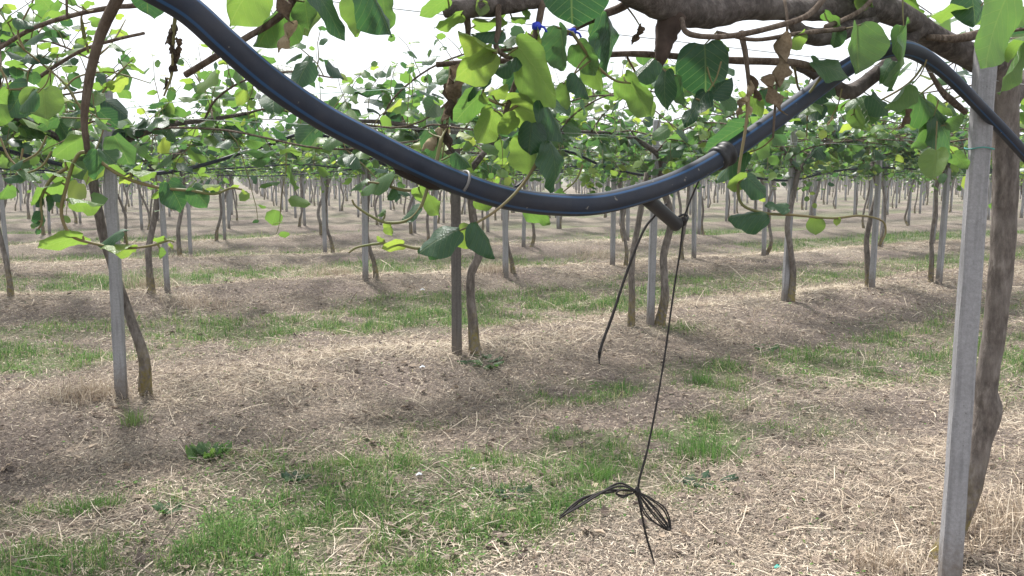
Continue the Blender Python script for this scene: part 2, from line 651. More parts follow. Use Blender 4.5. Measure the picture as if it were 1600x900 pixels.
M_SOIL = m.done(m.bsdf(c, 0.95, 0.1, m.math('ADD', n2, n3), 0.9, 0.04))
ground = obj('ground', mk_mesh('ground', np.stack([X, Y, Zg], -1).reshape(-1, 3), Qg, M_SOIL, True, {'grass': gc.ravel(), 'straw': sc_.ravel()}))
ground['kind'] = 'structure'


def gz(x, y):
    """height of the built ground sheet at a place (bilinear)"""
    i = np.clip(np.searchsorted(gx, x) - 1, 0, nxg - 2)
    j = np.clip(np.searchsorted(gy, y) - 1, 0, nyg - 2)
    fx = (x - gx[i]) / (gx[i + 1] - gx[i])
    fy = (y - gy[j]) / (gy[j + 1] - gy[j])
    return (Zg[j, i] * (1 - fx) + Zg[j, i + 1] * fx) * (1 - fy) + (Zg[j + 1, i] * (1 - fx) + Zg[j + 1, i + 1] * fx) * fy


def scatter(n, d0, d1, power):
    """points in the field in view, thinning out with distance"""
    u = rng.uniform(0, 1, n)
    e = 2 - power
    d = (d0 ** e + u * (d1 ** e - d0 ** e)) ** (1 / e)
    x = rng.uniform(-1, 1, n) * (0.64 * d + 0.8)
    return x, d


# straw: flat lying stalks
def straw_mesh(x, y, L, W, tone, lift=0.02, tilt=0.25):
    n = len(x)
    a = rng.uniform(0, 2 * math.pi, n)
    ti = rng.normal(0, tilt, n)
    bend = rng.normal(0, 0.13, n)
    z = gz(x, y) + 0.004 + rng.uniform(0, 1, n) ** 2 * lift + np.abs(np.sin(ti)) * L * 0.35
    D = np.stack([np.cos(a) * np.cos(ti), np.sin(a) * np.cos(ti), np.sin(ti)], -1)
    S = np.stack([-np.sin(a), np.cos(a), rng.normal(0, 0.5, n)], -1)
    S /= np.linalg.norm(S, axis=1)[:, None]
    C = np.stack([x, y, z], -1)
    S2 = np.stack([-np.sin(a), np.cos(a), np.zeros(n)], -1)
    p0 = C - D * (L / 2)[:, None]
    p1 = C + S2 * (bend * L * 0.5)[:, None] + np.array([0, 0, 1]) * (L * 0.04)[:, None]
    p2 = C + D * (L / 2)[:, None]
    w = (S * W[:, None])
    V = np.stack([p0 - w * .4, p0 + w * .4, p1 - w * .5, p1 + w * .5, p2 - w * .25, p2 + w * .25], 1).reshape(-1, 3)
    b_ = np.arange(n)[:, None] * 6
    Q = np.concatenate([b_ + np.array([0, 1, 3, 2]), b_ + np.array([2, 3, 5, 4])])
    return V, Q, np.repeat(tone, 6)


N = 330000
x, y = scatter(N, 2.5, 20, 1.55)
g_, s_ = cover(x, y)
keep = rng.uniform(0, 1, N) < np.clip(s_ * 1.0 + 0.10 + 0.12 * g_, 0, 1)
x, y = x[keep], y[keep]
n = len(x)
sc = np.maximum(1, (y / 5.0)) ** 0.6
L = rng.lognormal(math.log(0.036), 0.55, n) * sc * (0.55 + 0.95 * smooth(0.35, 0.65, fbm(x * 1.6, y * 1.6, 66, 3)))
W = rng.uniform(0.0010, 0.0033, n) * sc
tone = np.clip(rng.normal(0.52, 0.26, n) + 0.8 * (fbm(x * 0.8, y * 0.8, 61, 3) - 0.5) + 0.18 * np.exp(-((row_signed(x, y) - 0.05) / 0.5) ** 2) - 0.10 * np.exp(-((row_signed(x, y) + 0.8) / 0.4) ** 2), 0, 1)  # broad noise and crest term paint sun-dapple brightness into the straw tone
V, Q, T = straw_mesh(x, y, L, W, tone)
# broken chips, clods of leaf litter and a few twigs between the stalks
N = 230000
x2, y2 = scatter(N, 2.5, 15, 1.6)
g2, _s = cover(x2, y2)
k2 = rng.uniform(0, 1, N) < 1 - 0.55 * g2
x2, y2 = x2[k2], y2[k2]
n2_ = len(x2)
sc2 = np.maximum(1, y2 / 5.0) ** 0.6
tw_ = rng.uniform(0, 1, n2_) < 0.012
L2 = np.where(tw_, rng.uniform(0.06, 0.22, n2_), rng.uniform(0.006, 0.026, n2_)) * sc2
W2 = np.where(tw_, rng.uniform(0.003, 0.006, n2_), rng.uniform(0.0018, 0.0060, n2_)) * sc2
t2 = np.clip(np.where(tw_, rng.choice([0.15, 0.3, 0.85], n2_), rng.normal(0.48, 0.27, n2_)), 0, 1)
V2, Q2, T2 = straw_mesh(x2, y2, L2, W2, t2, 0.012, 0.35)
Q = np.concatenate([Q, Q2 + len(V)])
V = np.concatenate([V, V2])
T = np.concatenate([T, T2])
nd = 2600
xd, yd = scatter(nd, 2.6, 13, 1.5)
ad = rng.uniform(0, 6.28, nd)
up_ = np.stack([rng.normal(0, 0.35, nd), rng.normal(0, 0.35, nd), np.ones(nd)], -1)
Yd = np.stack([np.cos(ad), np.sin(ad), rng.normal(0, 0.15, nd)], -1)
Xd = np.cross(Yd, up_)
Xd /= np.linalg.norm(Xd, axis=1)[:, None]
sd = rng.uniform(0.02, 0.06, nd)
Cd = np.stack([xd, yd, gz(xd, yd) + 0.012], -1)
tmpl = [(-0.0, 0.0, 0.05), (0.38, 0.35, 0.22), (0.30, 0.75, 0.12), (0.0, 1.0, 0.25), (-0.30, 0.75, 0.16), (-0.38, 0.35, 0.25), (0.0, 0.5, 0.0)]
Vd = np.stack([Cd + sd[:, None] * (a_ * Xd + b_ * Yd) + np.array([0, 0, 1.0]) * (sd * c_ * rng.uniform(0.3, 1.6, nd))[:, None] for a_, b_, c_ in tmpl], 1).reshape(-1, 3)
bd = np.arange(nd)[:, None] * 7
Qd = np.concatenate([bd + np.array(q) for q in ((0, 1, 2, 6), (6, 2, 3, 4), (0, 6, 4, 5))])
Q = np.concatenate([Q, Qd + len(V)])
V = np.concatenate([V, Vd])
T = np.concatenate([T, np.repeat(np.clip(rng.normal(0.3, 0.16, nd), 0, 1), 7)])
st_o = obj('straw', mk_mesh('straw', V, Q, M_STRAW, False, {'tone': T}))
tag(st_o, 'pale dry straw and mown stalks strewn along the vine rows', 'straw', kind='stuff')


# grass: upright bent blades
def blade_mesh(x, y, z, H, W, lean, tone, a=None):
    n = len(x)
    a = rng.uniform(0, 2 * math.pi, n) if a is None else a
    D = np.stack([np.cos(a), np.sin(a), np.zeros(n)], -1)
    sa = a + rng.uniform(0.6, 2.5, n)
    S = np.stack([np.cos(sa), np.sin(sa), np.zeros(n)], -1) * W[:, None]
    B0 = np.stack([x, y, z - 0.006], -1)
    up = np.array([0, 0, 1.0])
    p1 = B0 + up * (H * 0.55)[:, None] + D * (H * lean * 0.28)[:, None]
    p2 = B0 + up * (H * (1 - 0.25 * lean))[:, None] + D * (H * lean)[:, None]
    V = np.stack([B0 - S * .5, B0 + S * .5, p1 - S * .42, p1 + S * .42, p2], 1).reshape(-1, 3)
    b_ = np.arange(n)[:, None] * 5
    Q = b_ + np.array([0, 1, 3, 2])
    Tr = b_ + np.array([2, 3, 4])
    return V, Q, Tr, np.repeat(tone, 5)


N = 620000
x, y = scatter(N, 2.5, 24, 1.5)
g_, s_ = cover(x, y)
tuft = fbm(x * 5, y * 5, 71, 2)
keep = rng.uniform(0, 1, N) < np.clip(g_ * smooth(0.36, 0.62, tuft) * smooth(0.15, 0.6, vnoise(x * 14, y * 14, 77)) * 1.9 + 0.035, 0, 1)
x, y, g_, tuft = x[keep], y[keep], g_[keep], tuft[keep]
n = len(x)
sc = np.maximum(1, (y / 5.0)) ** 0.55
H = np.clip(rng.lognormal(math.log(0.033), 0.45, n), 0.010, 0.11) * (0.40 + 1.05 * g_) * (0.4 + 1.2 * tuft) * (0.65 + 0.7 * vnoise(x * 11, y * 11, 78)) * np.minimum(sc, 1.35)
W = rng.uniform(0.0022, 0.0052, n) * sc
tone = np.clip(rng.normal(0.42, 0.20, n) + 0.34 * (0.55 - g_) + (rng.uniform(0, 1, n) < 0.20) * 0.55, 0, 1)
V, Q, Tr, T = blade_mesh(x, y, gz(x, y), H, W, np.abs(rng.normal(0.65, 0.4, n)), tone)
N = 170000
xc, yc = scatter(N, 2.6, 14, 1.55)
gcv, _s = cover(xc, yc)
kc = rng.uniform(0, 1, N) < np.clip(gcv * smooth(0.40, 0.66, fbm(xc * 3.1 + 9, yc * 3.1, 83, 3)) * 1.1 + 0.012, 0, 1)
xc, yc = xc[kc], yc[kc]
nc_ = len(xc)
ac = rng.uniform(0, 6.28, nc_)
szc = rng.lognormal(math.log(0.011), 0.35, nc_) * np.maximum(1, yc / 5) ** 0.5
Yc = np.stack([np.cos(ac), np.sin(ac), rng.normal(0.15, 0.25, nc_)], -1) * szc[:, None]
Xc = np.stack([-np.sin(ac), np.cos(ac), rng.normal(0, 0.3, nc_)], -1) * (szc * 0.42)[:, None]
Cc = np.stack([xc, yc, gz(xc, yc) + rng.uniform(0.004, 0.028, nc_)], -1)
Vc = np.stack([Cc - Yc * 0.5, Cc + Xc, Cc + Yc * 0.6, Cc - Xc], 1).reshape(-1, 3)
Qc = np.arange(nc_)[:, None] * 4 + np.arange(4)
Q = np.concatenate([Q, Qc + len(V)])
V = np.concatenate([V, Vc])
T = np.concatenate([T, np.repeat(np.clip(rng.normal(0.33, 0.16, nc_), 0, 1), 4)])
gr_o = obj('grass', mk_mesh('grass', V, [Q, Tr], M_GRASS, False, {'tone': T}))
tag(gr_o, 'short green grass growing in patches between the vine rows', 'grass', kind='stuff')

# ------------------------------------------------------------------ leaf shapes
ROWS = [(0.0, 0.20, -0.075), (0.07, 0.36, -0.045), (0.2, 0.46, -0.01), (0.36, 0.495, 0.0), (0.53, 0.485, 0.0), (0.7, 0.41, 0.0), (0.85, 0.275, 0.0), (0.94, 0.13, 0.0), (1.03, 0.004, 0.0)]
_rv = np.array(ROWS)
_vv = np.array([0, .03, .07, .13, .2, .28, .36, .45, .53, .62, .7, .78, .85, .9, .94, .985, 1.03])
_c = catmull(_rv, 12)
ROWS_FINE = [(v, float(np.interp(v, _c[:, 0], _c[:, 1])), float(np.interp(v, _c[:, 0], _c[:, 2]))) for v in _vv]
ROWS_FINE = [(0.0, 0.06, -0.02), (0.012, 0.15, -0.085), (0.03, 0.245, -0.10), (0.055, 0.325, -0.085), (0.09, 0.39, -0.05)] + ROWS_FINE[3:]


def leaf_template(cols, rows, fold, curl, wave, seed, roll=0.0):
    rr = np.random.default_rng(seed)
    us = np.linspace(-1, 1, cols)
    V, uv = [], []
    asym = rr.uniform(-0.05, 0.05)
    bend = rr.normal(0, 0.06)
    for v, w, yb in rows:
        ed = rr.normal(0, 0.02 if cols < 9 else 0.007, 2)
        for u in us:
            w_ = w * (1 + (ed[0] if u < 0 else ed[1]) * abs(u)) * (1 + asym * np.sign(u))
            x = u * w_ + bend * v * v
            yy = v + yb * abs(u) ** 1.5
            z = -fold * abs(u) * w_ * 0.9 + fold * 0.2 - curl * (v ** 2) * 0.5 + wave * 0.10 * math.sin(v * 9 + seed + 2.2 * np.sign(u)) * abs(u) ** 2 - roll * (abs(u) ** 3) * w_ * 0.6
            z += wave * 0.03 * math.sin(v * 23 + seed * 1.7) * abs(u)
            V.append((x, yy, z))
            uv.append((0.5 + x, v))
    nr = len(rows)
    i = np.arange(nr - 1)[:, None] * cols
    j = np.arange(cols - 1)[None]
    Q = np.stack([i + j, i + j + 1, i + cols + j + 1, i + cols + j], -1).reshape(-1, 4)
    return np.array(V), Q, np.array(uv)


NEAR_LEAF, DRY_LEAF, MID_LEAF = [], [], []
for k in range(10):
    V, Q, uv = leaf_template(9, ROWS_FINE, [0.12, 0.3, 0.45, 0.2, 0.35, 0.05, 0.25, 0.5, 0.15, 0.3][k], [0.15, 0.4, 0.2, 0.6, 0.05, 0.3, 0.5, 0.3, 0.25, 0.1][k], [0.4, 0.6, 0.5, 0.8, 0.7, 0.4, 0.6, 0.7, 0.8, 0.5][k], k + 3, [0, .3, .5, .1, .6, 0, .2, .4, 0, .5][k])
    NEAR_LEAF.append(mk_mesh('leaf', V, Q, M_LEAF, True, None, uv))
for k in range(4):
    V, Q, uv = leaf_template(9, ROWS_FINE, 0.1, 0.3, 0.5, k + 40, 0)
    rr = np.random.default_rng(k + 90)
    u_, v_ = V[:, 0].copy(), V[:, 1].copy()
    cr = 4.2 + k * 0.6                                   # rolled up like a withered leaf
    V[:, 0] = 0.62 * (np.sin(u_ * cr) / cr) + 0.10 * np.sin(v_ * 7 + k) * (1 - v_)
    V[:, 2] = 0.75 * (np.cos(u_ * cr) - 1) / cr + 0.09 * np.sin(v_ * 11 + 2 * k + u_ * 6) + rr.normal(0, 0.012, len(V))
    V[:, 1] = v_ + 0.07 * np.sin(u_ * 9 + k)
    DRY_LEAF.append(mk_mesh('dried_leaf', V, Q, M_DRY, True, None, uv))
for k in range(8):
    V, Q, uv = leaf_template(5, [ROWS[i] for i in (0, 2, 4, 6, 8)], [0.15, 0.35, 0.5, 0.25, 0.1, 0.4, 0.3, 0.2][k], [0.2, 0.4, 0.3, 0.6, 0.1, 0.5, 0.0, 0.3][k], 0.8, k + 70, 0.2)
    MID_LEAF.append(mk_mesh('leaf', V, Q, M_LEAF, True, None, uv))
LOD1 = [leaf_template(3, [ROWS[i] for i in (0, 2, 5, 8)], f, c_, 0.6, s)[:2] for f, c_, s in ((0.2, 0.3, 1), (0.5, 0.5, 2), (0.35, 0.1, 3))]
LOD2 = [(np.array([[0, 0, 0], [0.5, 0.42, -0.1], [0, 1, -0.15], [-0.5, 0.42, -0.1]]), np.array([[0, 1, 2, 3]]))]


def frames(axis_, normal):
    Yv = axis_ / (np.linalg.norm(axis_, axis=-1, keepdims=True) + 1e-9)
    Zv = normal - Yv * (normal * Yv).sum(-1, keepdims=True)
    Zv = Zv / (np.linalg.norm(Zv, axis=-1, keepdims=True) + 1e-9)
    return np.cross(Yv, Zv), Yv, Zv


def foliage_mesh(name, LV, lod, mat, keep=1.0, grow=1.0, seed=0):
    """LV: (pos, axis, normal, size, tone) arrays -> one mesh"""
    pos, ax, nm, sz, tn = LV
    rr = np.random.default_rng(seed)
    if keep < 1:
        k = rr.uniform(0, 1, len(sz)) < keep
        pos, ax, nm, sz, tn = pos[k], ax[k], nm[k], sz[k], tn[k]
    Xv, Yv, Zv = frames(ax, nm)
    Vs, Qs, Ts, off = [], [], [], 0
    pick = rr.integers(0, len(lod), len(sz))
    for q, (tv, tq) in enumerate(lod):
        w = pick == q
        if not w.any():
            continue
        s = (sz[w] * grow)[:, None, None]
        Vq = pos[w][:, None] + s * (tv[None, :, 0:1] * Xv[w][:, None] + tv[None, :, 1:2] * Yv[w][:, None] + tv[None, :, 2:3] * Zv[w][:, None])
        nn = len(tv)
        Qs.append((np.arange(w.sum())[:, None, None] * nn + tq[None] + off).reshape(-1, tq.shape[1]))
        Vs.append(Vq.reshape(-1, 3))
        Ts.append(np.repeat(tn[w], nn))
        off += w.sum() * nn
    return mk_mesh(name, np.vstack(Vs), Qs, mat, True, {'tone': np.concatenate(Ts)})


# ------------------------------------------------------------------ kiwifruit vine generator
def unit(v):
    return v / (np.linalg.norm(v) + 1e-9)


def grow_shoot(rr, p0, d0, length, leaves, tone0, size0, own=-1):
    """young shoot with alternate leaves; returns its centre line"""
    k = max(3, int(length / 0.07))
    pts = [p0]
    d = unit(d0)
    for i in range(k):
        d = unit(d + rr.normal(0, 0.16, 3) + np.array([0, 0, -0.05 if d0[2] < 0 else -0.03]))
        pts.append(pts[-1] + d * length / k)
    pts = np.array(pts)
    nl = max(2, int(length / 0.062 + rr.uniform(0, 1)))
    a0 = rr.uniform(0, 6.28)
    for i in range(nl):
        f = (i + 0.7) / nl
        q = pts[min(len(pts) - 1, int(f * (len(pts) - 1) + 0.5))]
        a = a0 + i * 2.4
        out = np.array([math.cos(a), math.sin(a), rr.uniform(-0.1, 0.35)])
        sz = size0 * (1.05 - 0.62 * f) * rr.uniform(0.7, 1.25)
        pet = q + unit(out) * sz * 0.45
        ax = unit(out * np.array([1, 1, 0]) + np.array([0, 0, rr.uniform(-1.0, 0.25)]) + rr.normal(0, 0.25, 3))
        nm = unit(np.array([0, 0, 1.0]) + rr.normal(0, 0.42, 3))
        tn = np.clip(tone0 + 0.38 * f + rr.normal(0, 0.17), 0.02, 1)
        leaves.append((pet, ax, nm, sz, tn, own))
    return pts


def grow_vine(seed, trunk=None, dens=1.0, reach=1.0):
    rr = np.random.default_rng(seed)
    out = {'leaders': [], 'canes': [], 'shoots': [], 'leaves': []}
    if trunk is None:
        sx = rr.choice([-1, 1])
        b0 = sx * rr.uniform(0.10, 0.24)
        m1 = b0 + rr.normal(0, 0.045)
        m2 = b0 * 0.5 + rr.normal(0, 0.045)
        trunk = [(b0, 0), (b0 + rr.normal(0, .02), 0.22), (m1, 0.55), (m2, 0.95), (rr.normal(0, 0.05), 1.3), (rr.normal(0, .04), 1.5)]
    yo = rr.normal(0, 0.03, len(trunk)) + rr.choice([-1, 1]) * 0.075
    tp = np.array([(a, yo[i], z) for i, (a, z) in enumerate(trunk)])
    tp = np.vstack([[tp[0][0], tp[0][1], -0.1], tp])
    r0 = rr.uniform(0.026, 0.040)
    out['trunk'] = (catmull(tp, 6), [r0 * 2.0, r0 * 1.4, r0, r0 * 0.95, r0 * 0.9, r0 * 0.85])
    top = tp[-1]
    L = out['leaves']
    for sgn in (-1, 1):
        ln = rr.uniform(0.95, 1.15)
        z1 = rr.uniform(1.74, 1.86)
        pts = [top - np.array([0, 0, 0.05]), top + np.array([sgn * 0.13, rr.normal(0, 0.03), 0.10]), np.array([top[0] + sgn * 0.42, rr.normal(0, 0.04), z1 - rr.uniform(0.0, 0.08)]),
               np.array([top[0] + sgn * 0.72, rr.normal(0, 0.05), z1 + rr.normal(0, 0.03)]), np.array([top[0] + sgn * ln, rr.normal(0, 0.04), z1 + rr.normal(0, 0.04)])]
        lp = catmull(pts, 5)
        out['leaders'].append((lp, [r0 * 0.78, r0 * 0.66, r0 * 0.5, r0 * 0.36]))
        nc = int(round(5 * dens)) + 1
        for c in range(nc):
            f = 0.25 + 0.75 * (c + rr.uniform(0, 0.8)) / nc
            p0 = lp[min(len(lp) - 1, int(f * (len(lp) - 1)))]
            side = 1 if (c + (sgn > 0)) % 2 else -1
            lc = rr.uniform(0.8, 1.9) * reach
            rise = rr.uniform(-0.10, 0.36)
            dx = rr.normal(0, 0.3)
            cp = [p0, p0 + np.array([dx * 0.1 * lc, side * 0.14 * lc, 0.05 + rise * 0.4]), p0 + np.array([dx * 0.35 * lc, side * 0.42 * lc, 0.03 + rise * 0.95]),
                  p0 + np.array([dx * 0.7 * lc, side * 0.75 * lc, rise * 0.9 + rr.normal(0, 0.04)]), p0 + np.array([dx * lc, side * lc, rise * 0.5 + rr.normal(0, 0.08)])]
            cp = catmull(cp, 5)
            out['canes'].append((cp, [0.0085, 0.007, 0.006, 0.004]))
            sh = []
            ns = int(lc * 5.4 * dens) + 1
            for s in range(ns):
                fs = 0.1 + 0.9 * (s + rr.uniform(0, 1)) / ns
                q = cp[min(len(cp) - 1, int(fs * (len(cp) - 1)))]
                if rr.uniform() < 0.40:
                    d0 = np.array([rr.normal(0, 0.5), rr.normal(0, 0.5), -1.0])
                    le = rr.uniform(0.18, 0.62)
                else:
                    d0 = np.array([rr.normal(0, 0.55), rr.normal(0, 0.55), rr.uniform(0.5, 1.5)])
                    le = rr.uniform(0.14, 0.52)
                sh.append((grow_shoot(rr, q, d0, le, L, rr.uniform(0.08, 0.62), rr.uniform(0.085, 0.16), len(out['canes']) - 1), [0.0035, 0.0018]))
            out['shoots'].append(sh)
        # shoots straight from the leader
        for s in range(int(10 * dens)):
            q = lp[rr.integers(4, len(lp))]
            dn_ = rr.uniform() < 0.68
            d0 = np.array([rr.normal(0, 0.6), rr.normal(0, 0.6), -1.0 if dn_ else 0.9])
            out['shoots'].append([(grow_shoot(rr, q, d0, rr.uniform(0.2, 0.6), L, rr.uniform(0.05, 0.5), rr.uniform(0.10, 0.17)), [0.0035, 0.0018])])
    out['LV'] = tuple(np.array([l[i] for l in L]) for i in range(5))
    out['own'] = [l[5] for l in L]
    return out


RZ = math.atan2(UY, UX)

# ------------------------------------------------------------------ posts
def post_mesh(name, h, w, mat, lean=0.0):
    c = 0.22 * w
    ring = np.array([(w - c, -w), (w, -w + c), (w, w - c), (w - c, w), (-w + c, w), (-w, w - c), (-w, -w + c), (-w + c, -w)])
    zs = [(-0.2, 1.06)] + [(h * q, 1.05 - 0.09 * q) for q in np.linspace(0, 0.985, 22)] + [(h - 0.010, 0.95), (h, 0.84)]
    e8 = 8 * (len(zs) - 1)
    rr = np.random.default_rng(int(h * 1000))
    V = np.array([(x_ * s + rr.normal(0, 0.0007) - np.sign(x_) * (rr.uniform() < 0.07) * 0.004, y_ * s + rr.normal(0, 0.0007), z) for z, s in zs for x_, y_ in ring])
    i = np.arange(len(zs) - 1)[:, None] * 8
    j = np.arange(8)[None]
    Q = np.stack([i + j, i + (j + 1) % 8, i + 8 + (j + 1) % 8, i + 8 + j], -1).reshape(-1, 4)
    me = mk_mesh(name, V, [Q, np.arange(e8, e8 + 8)[None]], mat, False)
    return me


POSTS = [post_mesh('post', h, w, M_CONC) for h, w in ((1.90, 0.031), (1.86, 0.030), (1.96, 0.0315), (1.88, 0.029))]
POST_DARK = post_mesh('post', 1.9, 0.030, M_DARKPOST)
POST_RIGHT = post_mesh('post', 1.80, 0.0295, M_CONC)
TIE = tube_mesh('wire_tie', [tube([(0.036 * math.cos(a) * 1.25, 0.036 * math.sin(a) * 1.25, 0.003 * math.sin(3 * a)) for a in np.linspace(0, 6.283, 17)], 0.0022, 5)], M_WIRE)
TIE_TEAL = tube_mesh('wire_tie', [tube([(0.034 * math.cos(a) * 1.22, 0.034 * math.sin(a) * 1.22, 0.003 * math.sin(3 * a)) for a in np.linspace(0, 6.283, 17)], 0.0022, 5)], M_TEAL)


def put_post(x, y, me, label, group, rz=None, tie=None, tie_z=1.7, tilt=(0, 0)):
    o = obj('post', me, None, (x, y, float(gz(np.array([x]), np.array([y]))[0])))
    o.rotation_euler = (tilt[0], tilt[1], RZ + (rng.normal(0, 0.12) if rz is None else rz))
    tag(o, label, 'post', group)
    if tie is not None:
        obj('wire_tie', tie, o, (0, 0, tie_z))
    return o


def in_view(x, y, mx=0.0):
    return y > 0.5 and abs(x / y) < 800 / F + mx


def nth(i):
    i += 1
    return ORD[i - 1] if i <= 20 else f"{i}{'st' if i % 10 == 1 else 'nd' if i % 10 == 2 else 'rd' if i % 10 == 3 else 'th'}"


ORD = ['first', 'second', 'third', 'fourth', 'fifth', 'sixth', 'seventh', 'eighth', 'ninth', 'tenth', 'eleventh', 'twelfth', 'thirteenth', 'fourteenth', 'fifteenth', 'sixteenth', 'seventeenth', 'eighteenth', 'nineteenth', 'twentieth']

# row A, the first behind the water pipe: (post foot x, y in the photo, post mesh, trunk offsets along the row, seed, label bits)
ROW_A = [
    (190, 622, POSTS[2], [(0.15, 0), (0.145, 0.25), (0.06, 0.62), (-0.03, 1.0), (-0.075, 1.3), (-0.07, 1.47)], 101, 'pale concrete post with flat faces nearest the left edge of photo', 'thick kiwifruit vine with yellow lichened foot, its stem crossing behind the leftmost near post'),
    (714, 553, POST_DARK, [(0.13, 0), (0.135, 0.3), (0.10, 0.6), (0.14, 0.8), (0.09, 1.1), (0.08, 1.45)], 102, 'dark post standing below the lowest part of the water pipe', 'crooked kiwifruit vine beside the dark post below the sagging water pipe'),
    (1016, 508, POSTS[0], [(0.08, 0), (0.07, 0.3), (0.10, 0.65), (0.13, 1.0), (0.06, 1.35), (0.0, 1.5)], 103, 'light grey post between two slim stems behind the short hanging cord', 'kiwifruit vine with two slim stems either side of a light grey post behind the cords'),
    (1226, 470, POSTS[1], [(0.03, 0), (0.05, 0.3), (-0.06, 0.6), (-0.10, 0.85), (-0.02, 1.15), (0.06, 1.45)], 104, 'light grey post on a straw mound with a bowed stem curving round it', 'kiwifruit vine with bowed stem curving to the left of its grey post'),
    (1362, 450, POSTS[3], [(0.05, 0), (0.06, 0.3), (0.05, 0.6), (0.05, 0.95), (0.12, 1.2), (0.05, 1.45)], 105, 'slim light grey post with a straight stem pressed close behind it', 'straight kiwifruit vine half hidden behind its slim post on the straw mound'),
    (1467, 438, POSTS[0], [(-0.02, 0), (-0.05, 0.3), (-0.07, 0.6), (-0.05, 0.95), (0.0, 1.25), (0.05, 1.5)], 106, 'grey post just left of the big concrete post at the right edge', 'kiwifruit vine with stem left of its post, seen beside the big concrete post')]
A_POS = []
M_lod_trunk = {}


def build_detailed_vine(x, y, z, seed, trunk, label, group, leaf_objs=True, second=None, dens=1.0):
    v = grow_vine(seed, trunk, dens)
    root = empty('kiwifruit_vine', (x, y, z), RZ)
    tag(root, label, 'vine', group)
    tp, tr_ = v['trunk']
    obj('trunk', tube_mesh('trunk', [tube(tp, tr_, 10, 0.05, seed)], M_BARK), root)
    if second:
        p2 = np.vstack([[second[0][0], 0.05, -0.1], [(a, 0.05, zz) for a, zz in second]])
        obj('trunk', tube_mesh('trunk', [tube(catmull(p2, 6), [0.045, 0.036, 0.03, 0.028, 0.026], 9, 0.05, seed + 5)], M_BARK), root)
    for lp, lr in v['leaders']:
        obj('leader_branch', tube_mesh('leader_branch', [tube(lp, lr, 8, 0.07, seed)], M_BARK_SHADE), root)
    cane_o = [obj('cane', tube_mesh('cane', [tube(cp, cr, 5)], M_CANE), root) for cp, cr in v['canes']]
    sh = [tube(sp, sr, 4, caps=False) for g_ in v['shoots'] for sp, sr in g_]
    so = obj('shoots', tube_mesh('shoots', sh, M_STEM), root)
    so['kind'] = 'stuff'
    pos, ax, nm, sz, tn = v['LV']
    order = np.argsort(-sz)
    objs_ = order[:300] if leaf_objs else []
    Xv, Yv, Zv = frames(ax, nm)
    from mathutils import Matrix
    for i in objs_:
        o = obj('leaf', MID_LEAF[i % 8], cane_o[v['own'][i]] if v['own'][i] >= 0 else root)
        s = sz[i]
        o.matrix_local = Matrix(((Xv[i, 0] * s, Yv[i, 0] * s, Zv[i, 0] * s, pos[i, 0]), (Xv[i, 1] * s, Yv[i, 1] * s, Zv[i, 1] * s, pos[i, 1]), (Xv[i, 2] * s, Yv[i, 2] * s, Zv[i, 2] * s, pos[i, 2]), (0, 0, 0, 1)))
        o.color = (float(tn[i]), 0, 0, 1)
    rest = order[300:] if leaf_objs else order
    if len(rest):
        fo = obj('foliage', foliage_mesh('foliage', tuple(a[rest] for a in v['LV']), LOD1, M_FOL, 1, 1, seed), root)
        fo['kind'] = 'stuff'
    return root


for i, (px, py, pm, trunk, seed, lp_, lv_) in enumerate(ROW_A):
    g = G(px, py)
    A_POS.append(g)
    put_post(g[0], g[1], pm, lp_, 'posts of the first row behind the water pipe', [-0.45, 0.2, -0.5, -0.4, 0.1, -0.2][i], TIE, 1.66, (0, [0.006, 0, 0.012, 0.02, 0.02, 0.03][i]))
    second = [(-0.20, 0), (-0.19, 0.25), (-0.20, 0.6), (-0.12, 1.0), (-0.03, 1.42)] if i == 2 else None
    build_detailed_vine(g[0], g[1], g[2], seed, trunk, lv_, 'vines of the first row behind the water pipe', True, second)

# ------------------------------------------------------------------ the rest of the orchard
NV = 8
VAR = []
for k in range(NV):
    v = grow_vine(300 + k, None, 0.95)
    tp, tr_ = v['trunk']
    t_me = tube_mesh('trunk', [tube(tp, tr_, 7, 0.06, k)], M_BARK)
    l_me = [tube_mesh('leader_branch', [tube(lp, lr, 6, 0.07, k)], M_BARK_SHADE) for lp, lr in v['leaders']]
    c_me = tube_mesh('canes', [tube(cp[::2], cr, 4, caps=False) for cp, cr in v['canes']] + [tube(sp[::2] if len(sp) > 4 else sp, sr, 3, caps=False) for g_ in v['shoots'] for sp, sr in g_], M_CANE)
    f1 = foliage_mesh('foliage', v['LV'], LOD1, M_FOL, 1, 1.0, k)
    f2 = foliage_mesh('foliage', v['LV'], LOD2, M_FOL, 0.55, 1.3, k)
    t_far = tube_mesh('trunk', [tube(tp[::3], tr_, 5, caps=False)], M_BARK)
    l_far = tube_mesh('branches', [tube(lp[::2], lr, 4, caps=False) for lp, lr in v['leaders']] + [tube(cp[::4], cr, 3, caps=False) for cp, cr in v['canes']], M_BARK_SHADE)
    VAR.append((t_me, l_me, c_me, f1, t_far, l_far, f2, v))


def put_vine(x, y, z, label, group, far=False):
    k = int(rng.integers(0, NV))
    t_me, l_me, c_me, f1, t_far, l_far, f2, _ = VAR[k]
    root = empty('kiwifruit_vine', (x, y, z), RZ + (math.pi if rng.uniform() < 0.5 else 0) + rng.normal(0, 0.06))
    s = rng.uniform(0.96, 1.05)
    root.scale = (rng.uniform(0.95, 1.08), rng.uniform(0.9, 1.1), s)
    tag(root, label, 'vine', group)
    if far:
        obj('trunk', t_far, root)
        b_ = obj('branches', l_far, root)
        b_['kind'] = 'stuff'
        f_ = obj('foliage', f2, root)
    else:
        obj('trunk', t_me, root)
        for l in l_me:
            obj('leader_branch', l, root)
        b_ = obj('canes', c_me, root)
        b_['kind'] = 'stuff'
        f_ = obj('foliage', f1, root)
    f_['kind'] = 'stuff'
    return root


spots = {}


